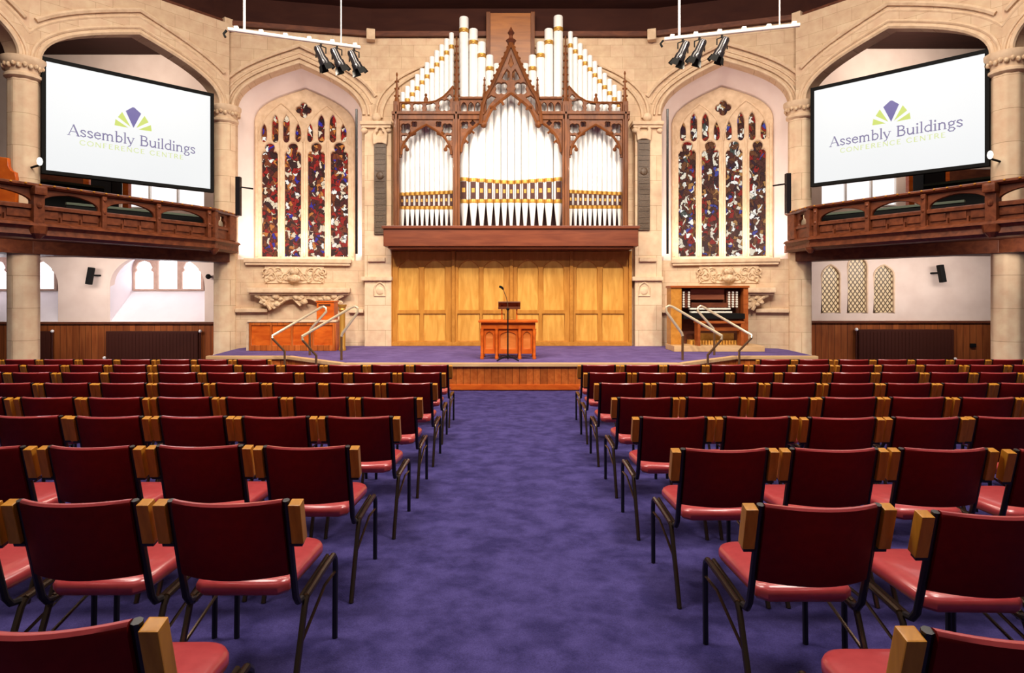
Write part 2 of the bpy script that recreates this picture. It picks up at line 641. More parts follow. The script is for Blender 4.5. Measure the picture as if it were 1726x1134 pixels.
# ------------------------------------------------------------------ plan of the hall
A_ = {-1: (-3.56, 15.8), 1: (3.54, 15.8)}
B_ = {-1: (-6.95, 15.15), 1: (6.82, 14.82)}
C_ = {-1: (-9.44, 12.10), 1: (9.36, 11.82)}
D_ = {-1: (-10.75, 8.40), 1: (10.68, 8.20)}
BAYF = {s: Frame(A_[s], B_[s]) for s in (-1, 1)}
SIDEF = {s: Frame(B_[s], C_[s]) for s in (-1, 1)}
OUTF = {s: Frame(C_[s], D_[s]) for s in (-1, 1)}
ORG = Frame((0, 15.8), (-1, 15.8))
ORGR = Frame((0, 15.8), (1, 15.8))
ZTOP, ZSPR = 8.0, 6.03
SIDE = {-1: 'left', 1: 'right'}


def struct(o):
    o['kind'] = 'structure'
    return o


# floor: carpet falling gently towards the platform
m = MB()
m.face([(-16, -3, floor_z(-3)), (16, -3, floor_z(-3)), (16, 18, floor_z(18)), (-16, 18, floor_z(18))])
struct(m.build('floor', CARPET))

# ceiling: dark boards over a tall timber cove
ring = [D_[-1], C_[-1], B_[-1], A_[-1], A_[1], B_[1], C_[1], D_[1]]
ring = [(-11.3, 2.0)] + ring + [(11.3, 2.0)]
m = MB()
zc = 8.72


def inner(p):
    return (p[0] * .45, 5 + (p[1] - 5) * .45)


for p, q in zip(ring, ring[1:]):
    m.face([(*p, ZTOP - .02), (*q, ZTOP - .02), (*q, zc), (*p, zc)])
    m.face([(*p, zc), (*q, zc), (*inner(q), 10.6), (*inner(p), 10.6)])
m.face([(*inner(p), 10.6) for p in ring])
struct(m.build('ceiling', CEIL, normals=False))
m = MB()
for p, q in zip(ring[1:-1], ring[2:-1]):
    F = Frame(p, q)
    R = F.M.to_3x3()
    m.box(F.pt(F.L / 2, ZTOP + .05, .05), (F.L + .04, .12, .12), R)
struct(m.build('trim_1', DARKWOOD))
k = 2
for s in (-1, 1):
    for p, F in ((A_[s], BAYF[s]), (B_[s], SIDEF[s])):
        R = F.M.to_3x3()
        struct(MB().box((p[0] + F.n.x * .08, p[1] + F.n.y * .08, ZTOP + .0), (.21, .27, .26), R, .02).build('trim_%d' % k, STONE_PLAIN))
        k += 1

# organ wall
plate('wall_back', [(-3.7, -.4), (3.7, -.4), (3.7, ZTOP), (-3.7, ZTOP)], [], .3, STONE, None, Frame((0, 15.8), (1, 15.8)))
struct(bpy.data.objects['wall_back'])


def molding(F, pts, off, r, name, matl, parent=None, n=6):
    mb = MB()
    mb.tube([F.pt(a, z, off) for a, z in pts], r, n)
    return mb.build(name, matl, parent, True)


# great blind arch behind the organ pipes
ga = arch(3.3, 1.75, 0, 5.95, 22, .86, .6)
FB = Frame((0, 15.8), (1, 15.8))
mb = MB()
for o, r in ((0, .05), (.14, .035)):
    mb.tube([FB.pt(a * (1 + o / 3.3), z + (o if abs(a) < 2 else o * .6), .04) for a, z in ga], r, 6)
struct(mb.build('trim_%d' % k, STONE_PLAIN, None, True))
k += 1

# ------------------------------------------------------------------ window bays beside the organ
LF = BAYF[-1]


def la(x, y, off=0.0):
    return LF.on(x, y, off)


def scale_to(s, pts):
    f = BAYF[s].L / LF.L
    return [(a * f, z) for a, z in pts]


DEP = .95
for s in (-1, 1):
    F = BAYF[s]
    f = F.L / LF.L
    a_out, a_in = la(396, 300)[0], la(610, 300)[0]
    c, half = (a_out + a_in) / 2, (a_out - a_in) / 2
    zsill = la(500, 438)[1]
    apex = la(503, 108)[1]
    hole = [(c - half, zsill), (c + half, zsill)] + arch(half, apex - ZSPR, c, ZSPR, 14)
    wall = plate('wall_bay_' + SIDE[s], [(-.02, -.4), (F.L / f + .02, -.4), (F.L / f + .02, ZTOP), (-.02, ZTOP)], [hole], .32,
                 STONE, None, None, 0, .0, F.M @ Matrix.Diagonal((f, 1, 1, 1)))
    struct(wall)
    # arch mouldings
    mb = MB()
    for o, r, off in ((.05, .045, .02), (.17, .03, .03), (.30, .03, .0), (.47, .05, .05)):
        g = (half + o) / half
        pts = [(c + (a - c) * g, ZSPR + (z - ZSPR) * (1 + o / (apex - ZSPR) * .95)) for a, z in arch(half, apex - ZSPR, c, ZSPR, 14)]
        if o > .2:
            pts = [q for q in pts if q[1] > ZSPR + (.42 if o > .4 else .2)]
        mb.tube([F.pt(a * f, z, off) for a, z in pts], r, 6)
    struct(mb.build('trim_%d' % k, STONE_PLAIN, None, True))
    k += 1
    # splayed plaster reveal
    w0, w1 = la(431, 300, -DEP)[0], la(598, 300, -DEP)[0]
    wc, wh = (w0 + w1) / 2, (w0 - w1) / 2
    wz, wa, wsp = la(500, 440, -DEP)[1], la(514, 152, -DEP)[1], la(440, 208, -DEP)[1]
    inn = [(wc - wh, wz), (wc + wh, wz)] + arch(wh, wa - wsp, wc, wsp, 14)
    mb = MB()
    mb.loft([F.pt(a * f, z, -.30) for a, z in hole], [F.pt(a * f, z, -DEP) for a, z in inn])
    struct(mb.build('trim_%d' % k, REVEAL, None, True))
    k += 1
    ul = F.pt(c * f, zsill + .16, -.16)
    lamp('recess_fill', 'AREA', ul, F.pt(wc * f, zsill + 2.6, -DEP), 46, (1, .88, .80), 2.6, .08)  # unseen light added at the sill to brighten reveal and tracery
    # the window: stone tracery and stained glass
    win = empty('window_%d' % (1 if s < 0 else 2), 'four light stained glass window in stone tracery ' + ('left' if s < 0 else 'right') + ' of the organ', None,
                F.pt(wc * f, wz, -DEP), None, 'structure')
    P = lambda x, y: la(x, y, -DEP)
    holes = []
    for x0, x1 in ((442, 469), (480.5, 508), (519.5, 548), (558, 587)):
        q0, q1 = P(x1, 433), P(x0, 433)
        zh = P(x0, 259)[1]
        cc, hw = (q0[0] + q1[0]) / 2, (q1[0] - q0[0]) / 2
        r = hw * .62
        zc_ = zh + r * .8
        pts = [(cc - hw, q0[1]), (cc + hw, q0[1]), (cc + hw, zh - .02), (cc + hw * .8, zh + .05), (cc + r * .8, zh + .05)]
        for i in range(13):
            t = -.5 + (PI + 1.0) * i / 12
            pts.append((cc + r * math.cos(t), zc_ + .05 + r * math.sin(t)))
        pts += [(cc - r * .8, zh + .05), (cc - hw * .8, zh + .05), (cc - hw, zh - .02)]
        holes.append(pts)
    for x, big in ((446, 0), (464.7, 1), (483.3, 1), (503, 0), (523, 0), (542, 1), (561.5, 1), (579.5, 0)):
        w, y0, y1 = (5.6, 242, 194) if big else (4.8, 241, 209)
        q0, q1 = P(x + w, y0), P(x - w, y1)
        h = q1[1] - q0[1]
        cc, hw = (q0[0] + q1[0]) / 2, (q1[0] - q0[0]) / 2
        lo = [(cc - hw * math.sin(t), q0[1] + .12 - .12 * math.cos(t)) for t in (1.2, .6, 0, -.6, -1.2)]
        holes.append(lo + lancet(cc - hw, cc + hw, q0[1] + .1, q1[1], .26)[1:])
    qc = P(512.5, 187)
    holes.append(foil(qc[0], qc[1], .20, 4, 7, PI / 2))
    tr = plate('tracery', [(a + (a - wc) * .01, z) for a, z in inn], holes, .16, STONE_PLAIN, win, None, -DEP + .1, .018, F.M @ Matrix.Diagonal((f, 1, 1, 1)))
    gl = plate('stained_glass', [(wc + (a - wc) * .97, z - .02) for a, z in inn], [], .02, GLASS_L if s < 0 else GLASS_R, win, None, -DEP - .02, 0,
               F.M @ Matrix.Diagonal((f, 1, 1, 1)))
    mb = MB()
    # tracery rolls: two big sub-arches and mullion rolls
    for cx_, hx in ((P(475, 250), P(446, 250)[0] - P(475, 250)[0]), (P(552, 250), P(523, 250)[0] - P(552, 250)[0])):
        hx = hx * 1.28
        pts = arch(hx, P(475, 176)[1] - P(475, 240)[1], cx_[0], P(475, 240)[1], 8, .8, .55)
        mb.tube([F.pt(a * f, z, -DEP + .11) for a, z in pts], .022, 5)
    for x in (474.7, 513.8, 553):
        mb.tube([F.pt(P(x, 433)[0] * f, P(x, 433)[1], -DEP + .11), F.pt(P(x, 240)[0] * f, P(x, 240)[1], -DEP + .11)], .03, 6)
    for x in (434, 595):
        mb.tube([F.pt(P(x, 433)[0] * f, P(x, 433)[1], -DEP + .10), F.pt(P(x, 215)[0] * f, P(x, 215)[1], -DEP + .10)], .04, 6)
    mb.build('mullion_roll', STONE_PLAIN, win, True)
    # sill course
    R = F.M.to_3x3()
    q0, q1 = la(413, 441), la(592, 441)
    mb = MB()
    mb.box(F.pt((q0[0] + q1[0]) / 2 * f, q0[1] + .03, -.18), (abs(q0[0] - q1[0]) * f + .02, .10, .62), R, .02)
    mb.box(F.pt((q0[0] + q1[0]) / 2 * f, q0[1] - .05, .02), (abs(q0[0] - q1[0]) * f - .04, .06, .16), R, .015)
    struct(mb.build('window_sill' if s < 0 else 'window_sill.001', STONE_PLAIN, win))
    # plain string courses
    mb = MB()
    for x0, x1, y in ((398, 452, 523), (588, 613, 524)):
        q0, q1 = la(x0, y), la(x1, y)
        mb.box(F.pt((q0[0] + q1[0]) / 2 * f, q0[1], .05), (abs(q0[0] - q1[0]) * f, .09, .14), R, .02)
    struct(mb.build('trim_%d' % k, STONE_PLAIN))
    k += 1
    # carved relief under the sill
    rel = empty('carved_relief', 'scrolling foliage carved in stone under the ' + ('left' if s < 0 else 'right') + ' stained glass window', 'stone carving', F.pt(la(496, 478)[0] * f, la(496, 478)[1], .0))
    q0, q1 = la(447, 477), la(546, 446)
    ax, bx, z0, z1 = min(q0[0], q1[0]), max(q0[0], q1[0]), q0[1], q1[1]
    mb = MB()
    mb.box(F.pt((ax + bx) / 2 * f, (z0 + z1) / 2, .017), ((bx - ax) * f, z1 - z0, .03), R)
    mb.build('slab', STONE_PLAIN, rel)
    mb = MB()
    cxr, H = (ax + bx) / 2, z1 - z0
    for sd in (-1, 1):
        for j, (dx, dz, rr) in enumerate(((.20, .30, .10), (.38, .58, .11), (.54, .34, .10), (.68, .62, .09), (.34, .22, .07), (.62, .2, .07))):
            pts = []
            for i in range(15):
                t = i / 14 * 2.4 * PI + j
                q = rr * (1 - .6 * i / 14)
                pts.append(F.pt((cxr + sd * (dx + q * math.cos(t))) * f, z0 + dz * H + q * math.sin(t), .045))
            mb.tube(pts, [.026 - .010 * i / 14 for i in range(15)], 5)
        mb.tube([F.pt((cxr + sd * t * .74) * f, z0 + H * (.5 + .33 * math.sin(t * 9 + 1)), .04) for t in [i / 16 for i in range(17)]], .02, 5)
    mb.ball(F.pt(cxr * f, z0 + H * .62, .11), .12, 1, .6, .8)
    mb.ball(F.pt(cxr * f, z0 + H * .25, .135), .16, 1.1, .5, .6)
    mb.build('foliage', CARVED, rel, True)
    # canopy shelf with leafy corbels
    can = empty('carved_canopy', 'projecting carved stone shelf with leafy corbels below the ' + ('left' if s < 0 else 'right') + ' stained glass window', 'stone shelf', F.pt(la(503, 490)[0] * f, la(503, 490)[1], 0))
    q0, q1 = la(416, 491, .3), la(590, 491, .3)
    ax, bx, zt = min(q0[0], q1[0]), max(q0[0], q1[0]), q0[1]
    zb = la(455, 522, .1)[1]
    mb = MB()
    mb.box(F.pt((ax + bx) / 2 * f, zt + .03, .17), ((bx - ax) * f, .12, .34), R, .03)
    mb.box(F.pt((ax + bx) / 2 * f, zt - .05, .13), ((bx - ax) * f - .08, .07, .26), R, .02)
    mb.build('ledge', STONE_PLAIN, can)
    W_ = bx - ax
    cm = (ax + bx) / 2
    out = [(ax + .06, zt - .07), (bx - .06, zt - .07), (bx - .30, zt - .20), (bx - .48, zb + .08), (bx - .60, zb), (bx - .70, zb + .08)]
    out += [(cm + (bx - .74 - cm) * math.cos(t) if False else cm + .17 + (bx - .72 - cm - .17) * (1 - i / 6), zb + .10 + (zt - .20 - zb - .1) * math.sin(i / 6 * PI / 2)) for i, t in enumerate([0] * 7)]
    out += [(cm + .12, zb + .18), (cm, zb + .06), (cm - .12, zb + .18)]
    out += [(cm - .17 - (bx - .72 - cm - .17) * (i / 6), zb + .10 + (zt - .20 - zb - .1) * math.cos(i / 6 * PI / 2)) for i in range(7)]
    out += [(ax + .70, zb + .08), (ax + .60, zb), (ax + .48, zb + .08), (ax + .30, zt - .20)]
    plate('corbel', out, [], .2, CARVED, can, None, .2, .02, F.M @ Matrix.Diagonal((f, 1, 1, 1)))
    rnd = random.Random(5)
    for cc, n in ((ax + .5, 9), (bx - .5, 9), (cm, 5)):
        mb = MB()
        for i in range(n):
            a = cc + rnd.uniform(-.24, .24) * (1 if n > 5 else .5)
            z = rnd.uniform(zb + .12, zt - .12)
            mb.ball(F.pt(a * f, z, .2 + rnd.uniform(0, .03)), rnd.uniform(.05, .085), 1.2, .6, .8, 8, 5)
        if n > 5:
            sd = ax + .16 if cc < cm else bx - .16
            sg = 1 if cc < cm else -1
            mb.tube([F.pt((sd + sg * .36 * t) * f, zt - .1 - (zt - .1 - zb) * t + .08 * math.sin(t * PI), .2) for t in [i / 6 for i in range(7)]], .04, 6)
        mb.build('leaf_carving', CARVED, can, True)

# pilasters framing the organ, with caps, niches, string courses
for s in (-1, 1):
    mX = lambda x: x if s < 0 else 1726 - x
    p0, p1 = px(mX(611), 300, 15.62), px(mX(660), 300, 15.62)
    xa, xb = sorted((p0.x, p1.x))
    zt = px(0, 212, 15.6).z
    pil = MB()
    pil.box2((xa + .06, 15.58, .2), (xb, 15.8, zt), .01)
    struct(pil.build('trim_%d' % k, SHAFT, None, False, None))
    k += 1
    mb = MB()
    mb.box2((xa - .03, 15.46, zt), (xb + .03, 15.8, zt + .09), .02)
    mb.box2((xa + .0, 15.50, zt - .07), (xb + .0, 15.8, zt), .02)
    xm = (xa + xb) / 2
    for q, r in ((xa + .06, .085), (xb - .06, .07)):
        mb.ball((q, 15.55, zt - .13), r, 1.1, .8, .8)
    mb.ball((xm, 15.56, zt + .2), .12, 1, .8, 1)
    for z_, sx in ((469, 1), (437, .55)):
        zz = px(0, z_, 15.6).z
        mb.box2((xm - (xb - xa) * .5 * sx - .02 * sx, 15.5, zz - .06), (xm + (xb - xa) * .5 * sx + .02, 15.8, zz + .04), .02)
    struct(mb.build('trim_%d' % k, STONE_PLAIN, None, True))
    k += 1
    # niche
    n0 = px(mX(640), 489, 15.55)
    mb = MB()
    FN = Frame((n0.x, 15.58), (n0.x + 1, 15.58))
    pts = [(-.14, n0.z - .14), (.14, n0.z - .14)] + arch(.14, .2, 0, n0.z, 6, .75, .6)
    mb.tube([FN.pt(a, z, .01) for a, z in pts], .022, 5, closed=True)
    mb.ball((n0.x, 15.58, n0.z - .02), .1, 1, .3, 1)
    struct(mb.build('trim_%d' % k, STONE_PLAIN, None, True))
    k += 1
    # memorial plaque with carved crest
    y0, y1 = (395, 243) if s < 0 else (388, 236)
    pc = px(mX(641), (y0 + y1) / 2, 15.55)
    pq = empty('memorial_plaque', 'tall narrow dark bronze memorial panel on stone pilaster ' + ('left' if s < 0 else 'right') + ' of organ', 'plaque', pc)
    hz = (y0 - y1) / 2 * 15.55 / FPX
    MB().box(pc, (.30, .05, hz * 2), None, .008).build('panel', BRONZE, pq)
    mb = MB()
    rows = 16
    for i in range(rows):
        zz = pc.z - hz + (i + .5) * 2 * hz / rows
        mb.box((pc.x, 15.522, zz), (.24, .02, hz / rows * (1.1 if i % 3 else .5)), None)
    mb.ball((pc.x, 15.52, pc.z + hz * .3), .1, 1, .3, 1)
    mb.build('raised_names', BRONZE, pq)
    FP = Frame((pc.x, 15.56), (pc.x + 1, 15.56))
    zz = pc.z + hz
    plate('crest', [(-.17, zz - .02), (-.05, zz + .02), (.05, zz + .02), (.17, zz - .02), (.19, zz + .25), (.12, zz + .38), (0, zz + .46), (-.12, zz + .38), (-.19, zz + .25)],
          [foil(0, zz + .28, .11, 3, 6, PI / 2)], .08, STONE_PLAIN, pq, FP, .06, .015)
    # tall black strip on the reveal next to the pilaster
    pc = px(mX(601), 306, 15.75)
    hz = (428 - 184) / 2 * 15.75 / FPX
    st = MB().box((pc.x, pc.y, pc.z), (.055, .05, hz * 2), None, .008).build('cable_trunking', BLACKGLOSS)
    tag(st, 'thin tall black strip at the edge of the ' + ('left' if s < 0 else 'right') + ' stained glass recess', 'cable strip')
    R = BAYF[s].M.to_3x3()

# ------------------------------------------------------------------ side arcades
SZ_APEX = 7.15
for s in (-1, 1):
    for F, nm in ((SIDEF[s], 'arcade_'), (OUTF[s], 'gallery_')):
        half, c = F.L / 2 - .19, F.L / 2
        rise = SZ_APEX - ZSPR
        ar = arch(half, rise, c, ZSPR, 16)
        plate('wall_' + nm + SIDE[s], [(0, ZTOP), (0, ZSPR), (c - half, ZSPR)] + ar[::-1] + [(F.L, ZSPR), (F.L, ZTOP)], [], .44, STONE, None, F, .22)
        struct(bpy.data.objects['wall_' + nm + SIDE[s]])
        mb = MB()
        for o, r, off in ((.0, .05, .20), (.11, .035, .22), (.34, .03, .21), (.47, .05, .25)):
            g = (half + o) / half
            pts = [(c + (a - c) * g, ZSPR + (z - ZSPR) * (1 + o / rise)) for a, z in ar]
            if o > .2:
                pts = [q for q in pts if 0.02 < q[0] < F.L - .02]
            mb.tube([F.pt(a, z, off) for a, z in pts], r, 6)
        struct(mb.build('trim_%d' % k, STONE_PLAIN, None, True))
        k += 1
    for (p, where) in ((B_[s], 'between the big screen and the stained glass window, '), (C_[s], 'on the far side of the big screen from the organ, ')):
        c = empty('stone_column', 'pale round stone column with carved capital ' + where + SIDE[s] + ' side', 'column', (p[0], p[1], floor_z(p[1])))
        MB().lathe((p[0], p[1], 0), [(.33, floor_z(p[1]) - .01), (.33, -.05), (.27, .05), (.25, .1), (.25, 5.66)], 32, 8, .035).build('shaft', SHAFT, c, True)
        MB().lathe((p[0], p[1], 0), [(.26, 5.62), (.31, 5.66), (.31, 5.71), (.27, 5.74), (.28, 5.80), (.34, 5.90), (.37, 5.96), (.37, 6.03)], 28).build('capital', STONE_PLAIN, c, True)
        mb = MB()
        for i in range(22):
            a = 2 * PI * i / 22
            mb.ball((p[0] + .315 * math.cos(a), p[1] + .315 * math.sin(a), 5.84 + .03 * (i % 2)), .040, 1.1, 1.1, 1.3, 8, 5)
        mb.build('leaf_ring', CARVED, c, True)

# ------------------------------------------------------------------ walls behind the galleries
YW = {-1: 17.0, 1: 16.6}


def WF(s):
    y = YW[s]
    return Frame((B_[s][0], y), (B_[s][0] + s * 1.0, y))


for s in (-1, 1):
    F = WF(s)
    y = YW[s]
    mX = (lambda x: x) if s < 0 else (lambda x: 1729 - x)
    holes, recess = [], []
    if s < 0:
        for cpx in (265, 18):
            a0, a1 = F.on(cpx + 80, 500)[0], F.on(cpx - 80, 500)[0]
            c, half = (a0 + a1) / 2, (a1 - a0) / 2
            zb = F.on(0, 543)[1] + .02
            h = [(c - half, zb), (c + half, zb)] + arch(half, 1.0, c, 1.72, 10, .86, .62)
            holes.append(h)
            recess.append((cpx, h))
    up = [F.on(x, 330)[0] for x in ((345, 205) if s < 0 else (1384, 1512))]
    ua, ub = min(up), max(up)
    holes.append([(ua, 3.85), (ub, 3.85), (ub, 5.6), (ua, 5.6)])
    if s > 0:
        for x0, x1, yt in ((1385, 1416, 446), (1429, 1462, 430), (1473, 1507, 446)):
            q0, q1 = F.on(x0, 527), F.on(x1, yt)
            holes.append(lancet(q0[0], q1[0], q0[1], q1[1], .3))
    plate('wall_' + SIDE[s], [(-.3, -.6), (9, -.6), (9, 8.05), (-.3, 8.05)], holes, .2, PLASTER, None, F)
    struct(bpy.data.objects['wall_' + SIDE[s]])
    # return wall behind the column
    FR = Frame(B_[s], (B_[s][0], y))
    plate('wall_return_' + SIDE[s], [(.1, -.6), (FR.L + .1, -.6), (FR.L + .1, 8.05), (.1, 8.05)], [], .1, PLASTER, None, FR, .05)
    struct(bpy.data.objects['wall_return_' + SIDE[s]])
    # gallery ceiling
    m = MB()
    m.face([(B_[s][0], B_[s][1], 8.02), (C_[s][0], C_[s][1], 8.02), (D_[s][0], D_[s][1], 8.02), (D_[s][0] + s * 5, D_[s][1], 8.02), (D_[s][0] + s * 7, y, 8.02), (B_[s][0], y, 8.02)])
    struct(m.build('ceiling_gallery_' + SIDE[s], CEIL, normals=False))
    # gallery window
    w = empty('window_%d' % (3 if s < 0 else 4), 'bright pale gallery window below the projection screen', None, F.pt((ua + ub) / 2, 3.85, -.1), None, 'structure')
    plate('daylight_pane', [(ua, 3.85), (ub, 3.85), (ub, 5.6), (ua, 5.6)], [], .02, DAY_WARM, w, F, -.1)
    mb = MB()
    R = F.M.to_3x3()
    for t in (0, .33, .67, 1):
        mb.box(F.pt(ua + (ub - ua) * t, 4.72, -.05), (.05, 1.8, .08), R)
    for z in (3.86, 5.59):
        mb.box(F.pt((ua + ub) / 2, z, -.05), (ub - ua, .06, .1), R)
    mb.build('window_frame', WHITEPLASTIC, w)
    # wainscot
    zt = F.on(0, 543)[1] if s < 0 else F.on(0, 541)[1]
    plate('wall_wainscot_' + SIDE[s], [(-.2, -.6), (9, -.6), (9, zt - .04), (-.2, zt - .04)], [], .06, WAIN, None, F, .06)
    struct(bpy.data.objects['wall_wainscot_' + SIDE[s]])
    struct(MB().box(F.pt(4.3, zt - .02, .05), (9, .06, .14), R, .01).build('trim_%d' % k, DARKWOOD))
    k += 1
    wi = 5
    if s < 0:
        for (cpx, h), nm in zip(recess, ('window_5', 'window_6')):
            dp = 1.0
            a0, a1 = F.on(cpx + 80, 470, -dp)[0], F.on(cpx - 40, 470, -dp)[0]
            zb = F.on(0, 490, -dp)[1]
            c, half = (a0 + a1) / 2, (a1 - a0) / 2
            o2 = [(c - half, zb), (c + half, zb)] + arch(half, .62, c, 2.28, 10, .86, .62)
            w = empty(nm, 'triple arched daylight window in a deep white splayed recess under the gallery', None, F.pt(c, zb, -dp), None, 'structure')
            mb = MB()
            mb.loft([F.pt(a, z, -.02) for a, z in h], [F.pt(a, z, -dp) for a, z in o2])
            mb.build('splayed_recess', WHITE_PL, w)
            hl = []
            lw = 2 * half / 3
            for i in range(3):
                x0 = c - half + lw * i + .09
                x1 = c - half + lw * (i + 1) - .05
                xm_, hw = (x0 + x1) / 2, (x1 - x0) / 2
                zt_ = 2.80 if i == 1 else 2.48
                hl.append([(x0, zb + .06), (x1, zb + .06), (x1, zt_ - .34), (x1 - .07, zt_ - .27), (x1 - .03, zt_ - .2), (x1 - .1, zt_ - .06), (xm_, zt_), (x0 + .1, zt_ - .06), (x0 + .03, zt_ - .2), (x0 + .07, zt_ - .27), (x0, zt_ - .34)])
            plate('tracery', o2, hl, .1, PINKSTONE, w, F, -dp + .06, .015)
            plate('daylight_pane', o2, [], .02, DAY, w, F, -dp - .05)
    else:
        for (x0, x1, yt), nm in zip(((1385, 1416, 446), (1429, 1462, 430), (1473, 1507, 446)), ('window_5.001', 'window_7', 'window_8')):
            q0, q1 = F.on(x0, 527), F.on(x1, yt)
            w = empty(nm, 'narrow leaded diamond window under the gallery', None, F.pt((q0[0] + q1[0]) / 2, q0[1], -.08), None, 'structure')
            plate('leaded_pane', lancet(q0[0] - .02, q1[0] + .02, q0[1] - .02, q1[1] + .02, .3), [], .02, LEADED, w, F, -.07)
            mb = MB()
            mb.tube([F.pt(a, z, -.01) for a, z in lancet(q0[0], q1[0], q0[1], q1[1], .3)], .03, 5, closed=True)
            mb.build('stone_surround', STONE_PLAIN, w, True)
    # radiators
    for (x0, x1, y0, y1, ws) in (((180, 335, 558, 602, 'under the arched daylight window recess'), (40, 86, 558, 602, 'beside the outer stone column')) if s < 0 else ((1446, 1606, 555, 600, 'under the leaded windows'),)):
        q0, q1 = F.on(x0, y1, .12), F.on(x1, y0, .12)
        aa, bb = sorted((q0[0], q1[0]))
        zb = floor_z(y) + .12
        r = empty('radiator', 'dark brown panel radiator against wooden wainscot ' + ws + ', ' + SIDE[s] + ' side', 'radiator', F.pt((aa + bb) / 2, zb, .1))
        mb = MB()
        mb.box(F.pt((aa + bb) / 2, (zb + q1[1]) / 2, .12), (bb - aa, q1[1] - zb, .09), R, .015)
        nf = int((bb - aa) / .09)
        for i in range(nf):
            mb.box(F.pt(aa + (i + .5) * (bb - aa) / nf, (zb + q1[1]) / 2, .168), (.05, q1[1] - zb - .12, .012), R)
        mb.build('body', RADIATOR, r)
        for e, z in (((aa - .05) if s < 0 else (aa - .05), q1[1] - .0), (bb + .05, zb + .1)):
            b2 = MB().ball(F.pt(e, z, .14), .045).build('valve', WHITEPLASTIC, r, True)
            b2['label'] = 'white valve knob'
        MB().tube([F.pt(aa - .05, zb - .3, .14), F.pt(aa - .05, q1[1], .14)], .022, 6).build('pipe', RADIATOR, r)
    # small black loudspeaker under the gallery
    pc = px(152, 465, y - .3) if s < 0 else px(1587, 461, y - .3)
    sp = empty('wall_speaker', 'small slim black loudspeaker on the plaster wall under the ' + SIDE[s] + ' gallery', 'speaker', pc)
    Rt = Matrix.Rotation(-s * .18, 3, 'Y')
    MB().box(pc, (.12, .14, .46), Rt, .02).build('cabinet', BLACK, sp)
    MB().tube([pc + Vector((s * -.02, .05, .02)), pc + Vector((-s * .08, .3, .02))], .025, 6).build('bracket', BLACK, sp)

pc = px(1640, 582, 16.5)
t = MB().box((pc.x, pc.y, pc.z), (.14, .05, .10), None, .012).build('wall_socket', BLACK)
tag(t, 'small black socket box on the wainscot right of the right radiator', 'socket')
pc = px(351, 466, 16.85)
t = MB().ball(pc, .07, 1, 1, 1).tube([pc, pc + Vector((0, .16, 0))], .025, 6).build('wall_spot', BLACK, None, True)
tag(t, 'tiny round black fitting on the plaster between arched window recess and inner column', 'wall fitting')
# right-hand gallery downlight
pc = px(1535, 424, 13.6)
t = empty('downlight', 'small round lit lamp on the dark beam under the right gallery', 'lamp', pc)
MB().lathe((pc.x, pc.y, 0), [(.05, pc.z + .05), (.08, pc.z - .03)], 12).build('fitting', GOLD, t, True)
MB().ball(pc - Vector((0, .02, .03)), .055).build('bulb', BULB, t, True)

# ------------------------------------------------------------------ balconies
BAL = {-1: [(-6.66, 15.02), (-6.68, 13.90), (-8.35, 10.83), (-10.02, 7.76)],
       1: [(6.52, 14.70), (6.54, 13.58), (8.24, 10.56), (9.94, 7.54)]}
F1 = {s: Frame(BAL[s][1], BAL[s][2]) for s in (-1, 1)}


def with_normals(pts, s):
    out = []
    ns = []
    for p, q in zip(pts, pts[1:]):
        d = Vector((q[0] - p[0], q[1] - p[1])).normalized()
        n = Vector((-d.y, d.x))
        if n.x * -s < 0:
            n = -n
        ns.append(n)
    for i, p in enumerate(pts):
        if i == 0:
            n = ns[0]
        elif i == len(pts) - 1:
            n = ns[-1]
        else:
            n = (ns[i - 1] + ns[i])
            n = n / n.length
            n = n / max(.4, n.dot(ns[i]))
        out.append((p[0], p[1], n.x, n.y))
    return out


